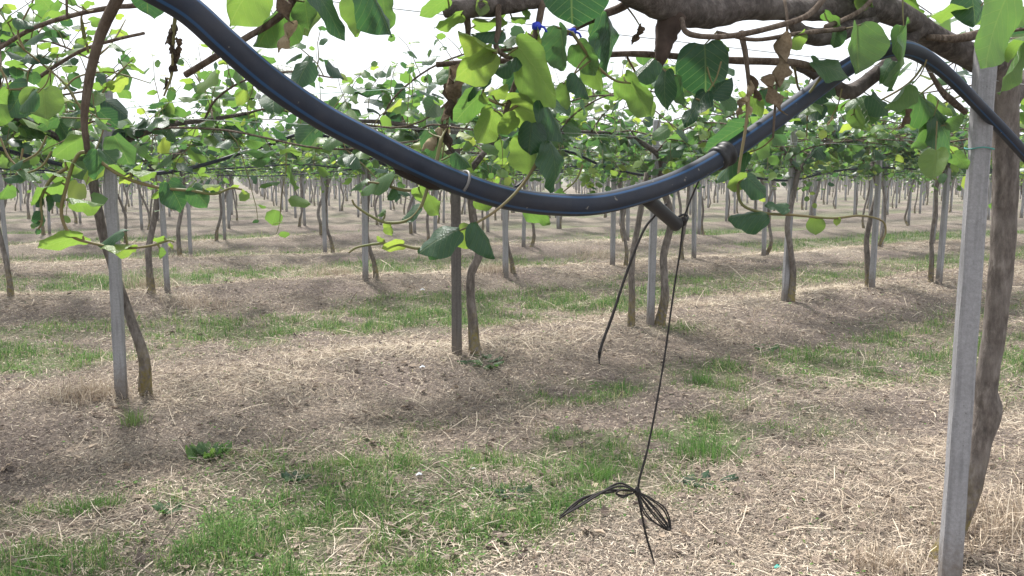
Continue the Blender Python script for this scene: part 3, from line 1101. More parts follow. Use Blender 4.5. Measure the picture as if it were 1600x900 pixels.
def base_t(k):
    """where along row k the first plant stands (rows are offset so that aisles run up the slope of view)"""
    return {}


# measured feet of the posts of the second and third rows
MEAS = {2: [(262, 458), (571, 436), (790, 428), (957, 415), (1084, 408), (1193, 400)], 3: [(12, 417), (298, 405), (508, 397), (680, 390), (818, 386)]}
VSTEP = np.array([-1.45, 4.6])
USTEP = np.array([1.75, 1.2])
ref = G(1016, 508)[:2]
for k in range(1, 64):
    lst = []
    have = []
    if k == 1:
        have = [np.array(p[:2]) for p in A_POS]
    elif k in MEAS:
        have = [G(*q)[:2] for q in MEAS[k]]
        lst += have
    o = ref + VSTEP * (k - 1)
    for j in range(-70, 110):
        p = o + USTEP * j
        t = UX * p[0] + UY * p[1]
        s = float(row_s(k, np.array(t)))
        p = np.array([UX * t + NX * s, UY * t + NY * s]) + rng.normal(0, 0.07, 2)
        if any(np.linalg.norm(p - h) < 1.35 for h in have):
            continue
        lst.append(p)
    spots[k] = lst
# row 0 carries on to the right, out of the picture
spots[0] = [np.array([1.44, 2.9]) + USTEP, np.array([1.44, 2.9]) + 2 * USTEP]

cand = []
for k, lst in spots.items():
    for p in lst:
        d = p[1]
        if d > 0.5 and abs(p[0]) < 0.60 * d + (1.6 if d < 30 else 0.6):
            cand.append((math.hypot(*p), k, p))
cand.sort(key=lambda c_: c_[0])
solo = cand[:285]
far_c = [c_ for c_ in cand[285:] if c_[0] < 300]
by_row = {}
for dd, k, p in solo:
    by_row.setdefault(k, []).append((dd, p))
for k, lst in by_row.items():
    lst.sort(key=lambda q: q[1][0] / q[1][1])
    vis = [q for q in lst if in_view(q[1][0], q[1][1])]
    for q in lst:
        dd, p = q
        z = float(gz(np.array([p[0]]), np.array([p[1]]))[0])
        seen = any(q is w for w in vis)
        rank = [i for i, w in enumerate(vis) if w is q]
        rowname = ORD[k - 1] if 1 <= k <= 20 else 'farthest'
        if k == 0:
            side = 'next' if dd < 6 else 'second'
            lpost, lvine = f'{side} grey post beyond the big concrete post in the pipe row', f'{side} kiwifruit vine beyond the big concrete post in the pipe row'
        elif not seen:
            side = 'left' if p[0] < 0 else 'right'
            nout = nth(sum(1 for w in lst if not in_view(*w[1]) and (w[1][0] < 0) == (p[0] < 0) and w[0] < dd))
            lpost, lvine = f'{nout} grey post past the {side} edge of view in the {rowname} row', f'{nout} kiwifruit vine past the {side} edge of view in the {rowname} row'
        else:
            far_w = 'distant ' if k > 5 else ''
            lpost = f'{far_w}grey post, {nth(rank[0])} from the left in the {rowname} row behind the water pipe'
            lvine = f'{far_w}kiwifruit vine, {nth(rank[0])} from the left in the {rowname} row behind the pipe'
        put_post(p[0], p[1], POSTS[int(rng.integers(0, 4))], lpost, f'posts of the {rowname} vine row' if k else 'posts of the pipe row', None, TIE if dd < 14 else None, 1.66, tuple(rng.normal(0, 0.012, 2)))
        put_vine(p[0], p[1], z, lvine, f'vines of the {rowname} row' if k else 'vines of the pipe row', dd > 34)

# beyond that the orchard reads as one mass
Vs, Qs, Ts, off = [], [], [], 0
pV, pQ, poff = [], [], 0
box = np.array([(-1, -1, 0), (1, -1, 0), (1, 1, 0), (-1, 1, 0), (-1, -1, 1), (1, -1, 1), (1, 1, 1), (-1, 1, 1)], float)
bq = np.array([(0, 1, 5, 4), (1, 2, 6, 5), (2, 3, 7, 6), (3, 0, 4, 7)])
LVf = [[], [], [], [], []]
for dd, k, p in far_c:
    z = float(gz(np.array([p[0]]), np.array([p[1]]))[0])
    for (dx, w, h) in ((0, 0.04, 1.9), (rng.uniform(-0.25, 0.25), 0.035, 1.8)):
        pV.append(box * np.array([w, w, h]) + np.array([p[0] + dx, p[1], z]))
        pQ.append(bq + poff)
        poff += 8
    v = VAR[int(rng.integers(0, NV))][7]['LV']
    q = rng.integers(0, len(v[3]), 70 if dd < 140 else 40)
    sgn = rng.choice([-1, 1])
    co, si = math.cos(RZ), math.sin(RZ)
    R = np.array([[co, -si, 0], [si, co, 0], [0, 0, 1]])
    pp = (v[0][q] * np.array([sgn, 1, 1])) @ R.T + np.array([p[0], p[1], z])
    for a, b_ in zip(LVf, (pp, v[1][q], v[2][q], v[3][q] * 2.4, v[4][q])):
        a.append(b_)
if far_c:
    dv = foliage_mesh('distant_vines', tuple(np.concatenate(a) for a in LVf), LOD2, M_FOL)
    fo = tag(obj('distant_foliage', dv), 'leafy mass of the farthest vine rows along the horizon', 'foliage', kind='stuff')
    fo2 = tag(obj('distant_stems', mk_mesh('distant_stems', np.vstack(pV), np.vstack(pQ), M_BARK, False)), 'crowd of thin stems and posts below the farthest vine canopy', 'stems', kind='stuff')

# ------------------------------------------------------------------ trellis wires and drip pipes
def row_line(k, off_, t0, t1, z, nseg, sag=0.0):
    t = np.linspace(t0, t1, nseg)
    s = np.array([float(row_s(k, np.array(q))) for q in t]) + off_
    x_, y_ = UX * t + NX * s, UY * t + NY * s
    return np.stack([x_, y_, np.full(nseg, z)], -1)


for k in range(0, 5):
    for off_, nm_ in ((0, 'above the stems of'), (-0.8, 'on the near side of'), (0.8, 'on the far side of'), (1.6, 'well behind'))[:1 if k == 0 else 4]:
        pts = row_line(k, off_, -4 if k else -1.0, 34, 1.80 + 0.02 * abs(off_), 24)
        pts[:, 2] += rng.normal(0, 0.008, 24)
        o = obj('trellis_wire', tube_mesh('trellis_wire', [tube(pts, 0.0011, 4)], M_WIRE))
        tag(o, f'thin galvanised trellis wire {nm_} ' + ('the pipe row' if k == 0 else f'the {ORD[k - 1]} vine row behind'), 'wire', 'trellis wires along the rows')


def s_depth(px, s):
    return s / (NY + NX * (px - 800) / F)


dp = [(-60, 212), (0, 232), (100, 258), (200, 273), (300, 262), (400, 232), (488, 208), (560, 240), (640, 272), (720, 299), (800, 296), (870, 236), (950, 262), (1030, 276), (1110, 268), (1225, 282), (1300, 268), (1380, 262), (1470, 268)]
pts = np.array([P(a, b_, s_depth(a, 5.82 + 0.06 * np.clip((a + 60) / 150, 0, 11))) for a, b_ in dp])
o = obj('drip_pipe', tube_mesh('drip_pipe', [tube(catmull(pts, 6), 0.0125, 8)], M_HOSE))
tag(o, 'thin black drip pipe looping from vine to vine along the first row behind', 'pipe', 'black drip pipes')
for k in range(2, 6):
    t = np.arange(-3, 40, 0.35)
    s = np.array([float(row_s(k, np.array(q))) for q in t]) - 0.09
    ph = rng.uniform(0, 2)
    zz = 1.66 - 0.16 * np.abs(np.sin((t + ph) * math.pi / STEP / 2)) * (0.6 + 0.5 * vnoise(t * 0.4, t * 0 + k, 5))
    pts = np.stack([UX * t + NX * s, UY * t + NY * s, zz], -1)
    o = obj('drip_pipe', tube_mesh('drip_pipe', [tube(pts, 0.0115, 6)], M_HOSE))
    tag(o, f'black drip pipe sagging between the posts of the {ORD[k - 1]} vine row', 'pipe', 'black drip pipes')
tw = catmull([P(176, 172, 5.46), P(300, 157, 5.6), P(450, 149, 5.8), P(600, 140, 6.1), P(700, 131, 6.3)], 4)
tag(obj('twine', tube_mesh('twine', [tube(tw, 0.0026, 5)], M_TWINE)), 'pale green twine stretched from the leftmost near post towards the middle', 'twine')

#@@PART3
# ------------------------------------------------------------------ the big water pipe of the pipe row
S0 = 1.58
CAMV = np.array([0, 0, CAM_H])


def R0(px, py, ds=0.0, dd=0.0):
    """point of the pipe row seen at (px, py); ds shifts across the row, dd in depth"""
    return P(px, py, s_depth(px, S0 + ds) + dd)


def catm(pts, n=6):
    return catmull(np.array(pts), n)


pp = [(150, -85), (205, -38), (290, 12), (350, 65), (420, 125), (500, 180), (580, 222), (650, 257), (720, 287), (790, 309), (860, 319), (930, 319), (1000, 303), (1065, 279), (1130, 243), (1200, 195), (1265, 148), (1320, 108), (1365, 84), (1405, 75), (1440, 86), (1480, 116), (1530, 166), (1600, 240), (1680, 335), (1760, 420)]
path = catm([R0(a, b_, -0.10 - (0.04 if a > 1380 else 0)) for a, b_ in pp], 8)
root = empty('water_pipe', tuple(path[len(path) // 2]))
tag(root, 'thick black water pipe with blue stripes sagging across the whole view', 'pipe')
LO = np.array(root.location)
obj('tube', tube_mesh('tube', [tube(path - LO, np.concatenate([np.full(20, 0.0235), [0.0225, 0.0195, 0.0185, 0.0185, 0.0185, 0.0185]]), 28)], M_PIPE), root)


def along(px):
    """index of the pipe path nearest to photo x"""
    best, bi = 1e9, 0
    for i, q in enumerate(path):
        r = q - CAMV
        zc = r[1] * CT - r[2] * ST
        xx = 800 + F * r[0] / zc
        if abs(xx - px) < best:
            best, bi = abs(xx - px), i
    return bi


i = along(1130)
T = unit(path[i + 1] - path[i - 1])
c0 = path[i] - LO
prof = [(-0.026, 0.0245), (-0.024, 0.029), (-0.014, 0.030), (-0.011, 0.0265), (0.002, 0.0265), (0.005, 0.031), (0.016, 0.031), (0.019, 0.0245)]
obj('collar', tube_mesh('collar', [tube([c0 + T * a for a, _ in prof], [r_ for _, r_ in prof], 24)], M_RUBBER), root)
# saddle fitting under the pipe
i1, i2 = along(618), along(690)
seg = path[i1:i2 + 1] - LO + np.array([0.0, 0.012, -0.013])
rad_ = np.concatenate([[0.010, 0.020], np.full(max(1, len(seg) - 4), 0.0215), [0.018, 0.011]])
obj('saddle_fitting', tube_mesh('saddle_fitting', [tube(seg, rad_, 16)], plain('brown_black_rubber', (0.022, 0.017, 0.015), 0.7, 0.2, 0.4)), root)
# metal strap clip
i = along(718)
T = unit(path[i + 1] - path[i - 1])
A = unit(np.cross(T, [0, 0, 1]))
B = np.cross(A, T)
c0 = path[i] - LO
ring = [c0 + (0.0262 * math.cos(a)) * A + (0.0262 * math.sin(a)) * B + T * 0.004 * math.sin(a) for a in np.linspace(-0.6, 3.4, 18)]
ring += [ring[-1] + B * 0.010 - A * 0.004, ring[-1] + B * 0.012 + A * 0.018]
obj('strap_clip', tube_mesh('strap_clip', [tube(ring, 0.0030, 6)], plain('dull_metal', (0.11, 0.105, 0.10), 0.5, 0.5)), root)
# outlet stub with plug and loop
a0, a1 = R0(1008, 308, -0.09), R0(1056, 350, -0.05)
D = unit(a1 - a0)
stub = obj('outlet_stub', tube_mesh('outlet_stub', [tube([a0 - LO, a0 + D * 0.02 - LO, a1 - D * 0.012 - LO, a1 - LO, a1 + D * 0.004 - LO], [0.0165, 0.0165, 0.016, 0.0185, 0.017], 18), tube([a1 - LO, a1 + D * 0.014 - LO], 0.009, 10)], M_RUBBER), root)
lc = R0(1064, 343, -0.05) - LO
obj('loop_strap', tube_mesh('loop_strap', [tube([lc + np.array([0.016 * math.cos(a), 0.006 * math.sin(a * 2), 0.010 * math.sin(a) + 0.006 * math.cos(a)]) for a in np.linspace(0, 6.283, 20)], 0.003, 6)], M_RUBBER), root)

# ------------------------------------------------------------------ hanging cords
def cord(name, label, strands):
    p0 = strands[0][0][0]
    o = empty(name, tuple(p0))
    tag(o, label, 'cord')
    for nm, pts_, r_ in [(s[3], s[0], s[1]) for s in strands]:
        q = catm(pts_, 8) - p0
        obj(nm, tube_mesh(nm, [tube(q, r_, 6, 0.10, 3)], M_CORD), o)
    return o


DC = -0.06
main1 = [R0(a, b_, DC) for a, b_ in ((1042, 318), (1022, 338), (1003, 365), (978, 430), (958, 490), (943, 530), (936, 552))]
st = [(main1, [0.0026, 0.003, 0.0034, 0.0036], 0, 'strand')]
for k in range(5):
    e = main1[-1] + np.array([rng.normal(0, 0.004), rng.normal(0, 0.004), -0.012 - 0.004 * k])
    st.append(([main1[-2] + rng.normal(0, 0.001, 3), main1[-1] + rng.normal(0, 0.0025, 3), e], [0.0016, 0.0012, 0.0008], 0, 'frayed_end'))
cord('hanging_cord', 'short black cord with frayed end hanging slantwise below the pipe outlet', st)
main2 = [R0(a, b_, DC) for a, b_ in ((1098, 268), (1084, 300), (1074, 325), (1068, 345), (1063, 390), (1055, 440), (1047, 495), (1038, 560), (1026, 630), (1012, 700), (1000, 745), (996, 768))]
st = [(main2, [0.0022, 0.0024, 0.0024, 0.0026, 0.003], 0, 'strand')]
kn = main2[-1]


def kp(px, py, dd=0.0):
    return R0(px, py, DC, dd)


st.append(([kn + np.array([0, 0, 0.012]), kn, kn + np.array([0.001, 0, -0.012])], [0.004, 0.0085, 0.004], 0, 'knot'))
st.append(([main2[3] + np.array([0, 0, 0.010]), main2[3], main2[3] + np.array([0, 0, -0.012])], [0.004, 0.0105, 0.004], 0, 'knot'))
for k in range(4):
    j = lambda s=3: rng.normal(0, s, 2)
    a = [(970, 763), (945, 768), (910, 785), (876, 808)]
    st.append(([kn] + [kp(px + rng.normal(0, 3), py + rng.normal(0, 3), 0.01 * k) for px, py in a], [0.002, 0.0026, 0.0024, 0.002], 0, 'bow_end'))
for k in range(4):
    w = (k - 1.5) * rng.uniform(0.6, 1.6) + rng.normal(0, 0.5)
    st.append(([kn, kp(1014 + w * 1.5, 781 - w, 0.01 * k), kp(1034 + w * 3.0, 800 - w * 1.5, 0.012 * k), kp(1045 + w * 1.2, 824 + w * 1.5, 0.01 * k), kp(1036 - w * 2, 826 - abs(w) * 2, 0), kp(1013 - w * 2.5, 800 + w * 1.5, -0.012 * k), kn + np.array([0.002, 0, -0.004])], [0.0018, 0.002, 0.002, 0.0018], 0, 'bow_loop'))
for k in range(2):
    st.append(([kn, kp(985, 772), kp(972, 774 + 3 * k), kp(963, 770), kp(975, 765), kn], [0.002, 0.0018], 0, 'bow_loop'))
st.append(([kn, kp(1001, 795), kp(1010, 838), kp(1017, 862), kp(1021, 876)], [0.0026, 0.0028, 0.0026, 0.0022], 0, 'tail'))
cord('knotted_cord', 'long black cord hanging to a looped bow knot above the grass', st)

# ------------------------------------------------------------------ the vine and post of the pipe row on the right
from mathutils import Matrix
px_post = P(1483, 905, 2.80)[:2]
zr = float(gz(px_post[:1], px_post[1:])[0])
o = put_post(px_post[0], px_post[1], POST_RIGHT, 'big pale concrete post standing tall near the right edge beside a thick stem', None, -0.80, TIE_TEAL, 1.585 - zr, (0, 0.004))

R_LOC = np.array([1.40, 3.04, float(gz(np.array([1.40]), np.array([3.04]))[0])])
vr = empty('kiwifruit_vine', tuple(R_LOC))
tag(vr, 'big kiwifruit vine behind the right concrete post, its thick boughs along the top', 'vine')
L_LOC = np.array([-2.06, 0.46, float(gz(np.array([-2.06]), np.array([0.46]))[0])])
vl = empty('kiwifruit_vine', tuple(L_LOC))
tag(vl, 'kiwifruit vine whose leafy canes hang in from the upper left corner', 'vine')
STEMS = {id(vr): [], id(vl): []}


def near_part(root, loc, name, pts, rad, mat, n=10, lump=0.05, sub=6):
    q = catm(pts, sub)
    o = obj(name, tube_mesh(name, [tube(q - loc, rad, n, lump, len(name) + len(pts))], mat), root)
    STEMS[id(root)].append((q, o))
    return o


def T0(px, py, d):
    return P(px, py, d)


tr_pts = [T0(1448, 1010, 3.02), T0(1462, 905, 3.04), T0(1490, 832, 3.08), T0(1517, 760, 3.1), T0(1532, 690, 3.1), T0(1544, 640, 3.1), T0(1541, 605, 3.1), T0(1553, 520, 3.1), T0(1563, 430, 3.1), T0(1570, 330, 3.1), T0(1571, 230, 3.1), T0(1569, 150, 3.08), T0(1560, 90, 3.04), T0(1548, 50, 3.0)]
near_part(vr, R_LOC, 'trunk', tr_pts, [0.062, 0.050, 0.040, 0.038, 0.039, 0.047, 0.038, 0.038, 0.040, 0.041, 0.042, 0.046, 0.05, 0.045], M_BARK, 16, 0.03)
near_part(vr, R_LOC, 'leader_branch', [T0(1560, 100, 3.05), T0(1510, 85, 2.95), T0(1465, 62, 2.85), T0(1430, 38, 2.75), T0(1380, 14, 2.6), T0(1310, 12, 2.45), T0(1240, 16, 2.35), T0(1170, 10, 2.22), T0(1110, 20, 2.14), T0(1050, 8, 2.05), T0(1000, -8, 1.98), T0(940, -38, 1.9)],
          [0.046, 0.042, 0.038, 0.035, 0.037, 0.033, 0.027, 0.031, 0.037, 0.040, 0.033, 0.026], M_BARK_SHADE, 16, 0.06)
near_part(vr, R_LOC, 'leader_branch', [T0(1570, 160, 3.1), T0(1600, 130, 3.2), T0(1650, 90, 3.4), T0(1730, 70, 3.7)], [0.042, 0.036, 0.032, 0.03], M_BARK_SHADE, 12, 0.05)
near_part(vr, R_LOC, 'cut_stub', [T0(1052, 25, 2.05), T0(1040, 60, 2.04), T0(1033, 88, 2.03), T0(1031, 104, 2.03)], [0.034, 0.022, 0.016, 0.007], plain('rotten_wood', (0.06, 0.043, 0.035), 0.95, 0.1, 0.5), 10, 0.12)
near_part(vr, R_LOC, 'branch', [T0(1440, 40, 2.75), T0(1412, 72, 2.72), T0(1375, 110, 2.66), T0(1330, 143, 2.6), T0(1300, 132, 2.55), T0(1265, 112, 2.5), T0(1240, 103, 2.46)], [0.026, 0.022, 0.020, 0.022, 0.018, 0.014, 0.010], M_BARK_SHADE, 10, 0.06)
near_part(vr, R_LOC, 'branch', [T0(1370, 18, 2.6), T0(1330, 42, 2.5), T0(1290, 58, 2.42), T0(1255, 52, 2.36), T0(1235, 30, 2.32)], [0.030, 0.026, 0.024, 0.022, 0.015], M_BARK_SHADE, 10, 0.08)
near_part(vr, R_LOC, 'branch', [T0(940, -38, 1.9), T0(880, -12, 1.84), T0(820, 2, 1.8), T0(760, 9, 1.77), T0(715, 12, 1.74), T0(694, 16, 1.73)], [0.026, 0.022, 0.019, 0.022, 0.020, 0.013], M_BARK_SHADE, 10, 0.09)
CANES_R = [
    ([(990, -2, 2.0), (970, 12, 2.0), (945, 22, 1.98), (915, 36, 1.96), (880, 55, 1.93), (862, 72, 1.92)], [0.011, 0.009, 0.006, 0.004]),
    ([(1290, 112, 2.3), (1240, 98, 2.28), (1160, 95, 2.22), (1100, 92, 2.18), (1020, 85, 2.12), (960, 85, 2.08), (860, 93, 2.0), (760, 96, 1.94), (682, 101, 1.9)], [0.010, 0.009, 0.0075, 0.006, 0.006]),
    ([(1065, 30, 2.0), (1072, 50, 1.96), (1100, 57, 1.97), (1150, 55, 2.0), (1210, 42, 2.06), (1260, 25, 2.12), (1290, -5, 2.16)], [0.006, 0.006, 0.007, 0.007]),
    ([(1158, 50, 2.18), (1164, 80, 2.16), (1168, 110, 2.15), (1171, 140, 2.15)], [0.008, 0.006, 0.005]),
    ([(848, 2, 1.8), (838, 50, 1.8), (818, 100, 1.8), (800, 145, 1.8), (786, 188, 1.8)], [0.007, 0.0065, 0.006, 0.005]),
    ([(726, 12, 1.75), (731, 40, 1.76), (733, 60, 1.77), (748, 78, 1.78), (790, 78, 1.79), (812, 74, 1.8)], [0.008, 0.005, 0.0035, 0.003]),
    ([(778, 8, 1.76), (779, 45, 1.75), (775, 72, 1.75), (790, 88, 1.76), (806, 90, 1.78)], [0.006, 0.0055, 0.003]),
    ([(1320, 45, 2.3), (1250, 52, 2.2), (1180, 62, 2.1), (1240, 10, 2.1), (1270, -20, 2.15)][:3] + [(1120, 50, 2.05)], [0.006, 0.005, 0.004]),
    ([(1375, -20, 2.4), (1350, 12, 2.36), (1320, 30, 2.32), (1290, 42, 2.28)], [0.006, 0.006, 0.007]),
    ([(1440, 90, 2.8), (1470, 140, 2.82), (1490, 160, 2.85), (1508, 175, 2.9)], [0.004, 0.012, 0.010]),
    ([(1226, 0, 2.2), (1230, 30, 2.18), (1228, 65, 2.17), (1218, 100, 2.16), (1212, 150, 2.15), (1208, 215, 2.15)], [0.004, 0.003, 0.0028]),
    ([(1600, 25, 2.9), (1540, 50, 2.85), (1495, 60, 2.8), (1450, 58, 2.75)], [0.016, 0.014, 0.010]),
]
for pts_, r_ in CANES_R:
    near_part(vr, R_LOC, 'cane', [T0(*q) for q in pts_], r_, M_CANE, 8, 0.05)
SHOOTS_R = [
    [(786, 188, 1.8), (800, 170, 1.8), (835, 152, 1.8), (845, 150, 1.8)],
    [(850, 150, 1.82), (846, 200, 1.8), (842, 245, 1.78), (815, 290, 1.75), (780, 325, 1.72), (745, 348, 1.7), (714, 362, 1.69)],
    [(714, 362, 1.69), (690, 380, 1.69), (655, 388, 1.7), (628, 383, 1.71), (600, 380, 1.72), (560, 386, 1.73), (545, 395, 1.73)],
    [(690, 215, 1.72), (680, 260, 1.71), (668, 295, 1.7), (655, 328, 1.69), (635, 345, 1.69), (605, 348, 1.69), (580, 338, 1.69), (556, 322, 1.69), (550, 312, 1.69)],
    [(1171, 140, 2.15), (1165, 200, 2.12), (1156, 255, 2.1), (1153, 290, 2.08), (1160, 320, 2.07), (1195, 333, 2.06), (1240, 336, 2.06), (1300, 341, 2.07), (1345, 337, 2.08), (1378, 345, 2.1), (1384, 362, 2.1), (1376, 382, 2.1)],
    [(1290, 110, 2.3), (1260, 150, 2.3), (1220, 185, 2.28), (1190, 200, 2.27)],
    [(893, 50, 1.9), (930, 100, 1.92), (960, 125, 1.95), (985, 130, 1.97)],
    [(1450, 90, 2.7), (1420, 130, 2.7), (1360, 165, 2.66), (1330, 180, 2.6)],
    [(704, 105, 1.9), (702, 150, 1.88), (698, 200, 1.86), (690, 250, 1.84)],
    [(658, 298, 1.8), (625, 296, 1.8), (600, 288, 1.8), (575, 284, 1.8)],
]
for q in SHOOTS_R:
    near_part(vr, R_LOC, 'shoot', [T0(*c_) for c_ in q], [0.0038, 0.0034, 0.0028, 0.0018], M_STEM, 7, 0.03)

# left vine: stem out of the picture, canes hanging into it
lt = [L_LOC + np.array(q) for q in ((0.05, 0, -0.1), (0.05, 0, 0.3), (-0.04, 0.05, 0.8), (0.02, 0, 1.3), (0.0, 0, 1.65), (0.15, 0.08, 1.85))]
near_part(vl, L_LOC, 'trunk', lt, [0.06, 0.05, 0.045, 0.045, 0.042], M_BARK, 12, 0.04)
lead = [L_LOC + np.array(q) for q in ((0.0, 0, 1.72), (0.3, 0.2, 1.93), (0.8, 0.55, 2.05), (1.2, 0.85, 2.08), (1.6, 1.15, 2.06), (1.95, 1.38, 2.02))]
near_part(vl, L_LOC, 'leader_branch', lead, [0.038, 0.036, 0.032, 0.028, 0.022], M_BARK_SHADE, 12, 0.05)
CANES_L = [
    ([(230, -110, 1.42), (205, -50, 1.44), (185, -5, 1.46), (163, 40, 1.48), (150, 80, 1.49), (137, 140, 1.5), (132, 190, 1.5), (137, 238, 1.5)], [0.010, 0.0095, 0.009, 0.008, 0.0065, 0.005]),
    ([(480, -90, 1.5), (462, -10, 1.52), (432, 30, 1.54), (380, 62, 1.56), (290, 117, 1.6)], [0.008, 0.0065, 0.0055, 0.006]),
    ([(-60, 110, 2.6), (0, 75, 2.5), (50, 45, 2.4), (110, 25, 2.3), (170, 12, 2.2), (235, 4, 2.1), (330, -40, 1.9)], [0.006, 0.006, 0.006, 0.006, 0.007]),
    ([(60, 122, 2.7), (85, 104, 2.6), (130, 78, 2.5), (180, 62, 2.42), (225, 52, 2.36)], [0.0055, 0.005, 0.004]),
    ([(104, -60, 2.1), (104, 0, 2.12), (105, 25, 2.14)], [0.003, 0.003]),
]
for pts_, r_ in CANES_L:
    near_part(vl, L_LOC, 'cane', [T0(*q) for q in pts_], r_, M_CANE, 9, 0.06)
SHOOTS_L = [
    [(137, 238, 1.5), (124, 240, 1.5), (112, 262, 1.5), (103, 295, 1.5), (96, 325, 1.5), (100, 350, 1.5), (114, 370, 1.5), (140, 379, 1.5), (190, 388, 1.5), (235, 384, 1.5), (262, 376, 1.5), (272, 378, 1.5)],
    [(137, 238, 1.5), (160, 255, 1.5), (185, 272, 1.5), (215, 285, 1.5), (255, 294, 1.5), (300, 298, 1.5), (335, 303, 1.5), (360, 294, 1.5), (378, 296, 1.5)],
    [(131, 60, 2.4), (127, 30, 2.38), (133, 5, 2.36)], [(138, 82, 2.45), (131, 45, 2.42), (126, 20, 2.4)],
    [(128, 172, 2.6), (100, 130, 2.6), (66, 100, 2.6), (30, 70, 2.55), (15, 40, 2.5), (-5, 15, 2.5)], [(38, 78, 2.4), (28, 50, 2.4), (42, 20, 2.4), (55, -5, 2.4)],
    [(62, 90, 2.6), (45, 112, 2.6), (42, 140, 2.6)], [(100, 140, 2.9), (118, 122, 2.9), (150, 113, 2.9), (185, 115, 2.9), (235, 130, 2.9)],
    [(-5, 100, 2.5), (8, 120, 2.5), (14, 140, 2.5)], [(105, 262, 1.5), (80, 280, 1.5), (65, 310, 1.5), (66, 345, 1.5)], [(160, 145, 2.9), (178, 122, 2.9), (200, 100, 2.9), (208, 93, 2.9)],
    [(275, 18, 1.5), (271, 50, 1.5), (270, 85, 1.5), (268, 118, 1.5), (256, 150, 1.5)],
]
for q in SHOOTS_L:
    near_part(vl, L_LOC, 'shoot', [T0(*c_) for c_ in q], [0.0034, 0.003, 0.0025, 0.0016], M_STEM, 7, 0.03)

# leaves: foot x, y and tip x, y in the photo, width there, tone, depth, 1 upper side / -1 underside to us
LEAVES_L = [
    (228, -28, 232, 28, 54, .25, 1.5, 1), (405, -32, 352, 36, 66, .8, 1.6, -1), (455, 5, 398, 74, 52, .5, 1.58, -1), (468, -12, 488, 62, 60, .82, 1.66, -1), (475, 2, 482, 46, 40, .5, 1.55, -1), (488, -20, 546, 60, 34, .2, 1.5, 1), (560, -24, 566, 57, 46, .75, 1.6, -1), (572, -14, 614, 57, 44, .2, 1.55, 1),
    (595, -10, 608, 50, 40, .6, 1.65, -1), (66, 138, 72, 188, 62, .78, 2.5, -1), (44, 134, 10, 178, 44, .15, 2.5, 1), (58, 146, 24, 173, 20, .3, 2.4, 1), (50, 113, 51, 133, 22, .35, 2.6, 1), (62, 90, 26, 88, 18, .15, 2.6, 1), (60, 86, 82, 96, 16, .2, 2.6, 1), (38, 101, 9, 98, 10, .7, 2.6, -1), (26, 106, 25, 126, 20, .3, 2.6, 1),
    (20, 28, 3, 48, 20, .7, 2.5, -1), (26, 60, -2, 57, 11, .6, 2.5, -1), (27, 30, 58, 42, 12, .3, 2.4, 1), (48, 12, 66, 6, 12, .6, 2.4, -1), (93, 2, 76, 14, 12, .6, 2.4, -1), (106, -6, 122, 6, 14, .6, 2.2, -1), (128, 10, 146, -2, 10, .8, 2.2, -1), (142, 34, 160, 30, 16, .7, 2.4, -1), (126, 44, 111, 40, 8, .4, 2.4, 1), (136, 52, 149, 46, 9, .6, 2.4, -1),
    (133, 58, 119, 66, 11, .75, 2.4, -1), (136, 58, 145, 62, 8, .7, 2.4, -1), (58, 70, 81, 66, 9, .78, 2.6, -1), (78, 80, 90, 72, 9, .95, 2.6, -1), (90, 86, 104, 82, 7, .7, 2.6, -1), (96, 103, 121, 102, 11, .75, 2.7, -1), (86, 92, 112, 94, 9, .2, 2.7, 1), (178, 108, 151, 103, 11, .78, 2.9, -1), (204, 104, 226, 108, 9, .78, 2.9, -1), (206, 98, 208, 88, 9, .7, 2.9, -1), (190, 100, 186, 90, 4, .5, 2.9, 1),
    (172, 138, 200, 120, 20, .97, 2.9, -1), (174, 128, 160, 140, 14, .8, 2.9, -1), (157, 132, 145, 140, 12, .75, 2.9, -1), (12, 140, -8, 160, 22, .7, 2.5, -1), (5, 10, 20, 18, 12, .8, 2.5, -1),
    (151, 235, 160, 279, 31, .3, 1.49, 1), (102, 252, 130, 266, 15, .75, 1.5, -1), (172, 262, 199, 268, 14, .7, 1.5, -1), (206, 270, 219, 251, 7, .82, 1.5, -1), (205, 268, 244, 268, 9, .78, 1.5, -1), (205, 277, 185, 284, 12, .97, 1.5, -1), (36, 273, 4, 280, 10, .3, 1.6, 1), (34, 266, 58, 284, 16, .5, 1.6, 1), (36, 252, 12, 260, 9, .3, 1.6, 1), (100, 276, 70, 268, 11, .72, 1.5, -1), (96, 285, 40, 302, 12, .7, 1.5, -1),
    (110, 312, 161, 322, 17, .78, 1.5, -1), (130, 369, 62, 380, 24, .82, 1.5, -1), (194, 363, 147, 377, 18, .3, 1.5, 1), (165, 387, 214, 381, 12, .88, 1.5, -1), (262, 285, 288, 329, 44, .3, 1.5, 1), (300, 293, 326, 323, 37, .35, 1.5, 1), (256, 296, 236, 312, 9, .8, 1.5, -1), (257, 371, 239, 374, 9, .82, 1.5, -1), (250, 388, 250, 405, 9, .7, 1.5, -1), (265, 380, 272, 388, 6, .97, 1.5, -1), (320, 290, 346, 290, 5, .9, 1.5, -1), (362, 293, 374, 288, 6, .9, 1.5, -1), (378, 297, 388, 302, 5, .92, 1.5, -1),
    (62, 330, 68, 354, 18, .2, 1.5, 1), (58, 345, 48, 357, 10, .5, 1.5, 1), (60, 358, 57, 367, 8, .3, 1.5, 1), (78, 305, 74, 330, 10, .12, 1.5, 1), (66, 308, 52, 322, 10, .12, 1.5, 1), (15, 290, 0, 312, 18, .6, 1.7, -1), (0, 245, 14, 262, 16, .7, 1.7, -1)]
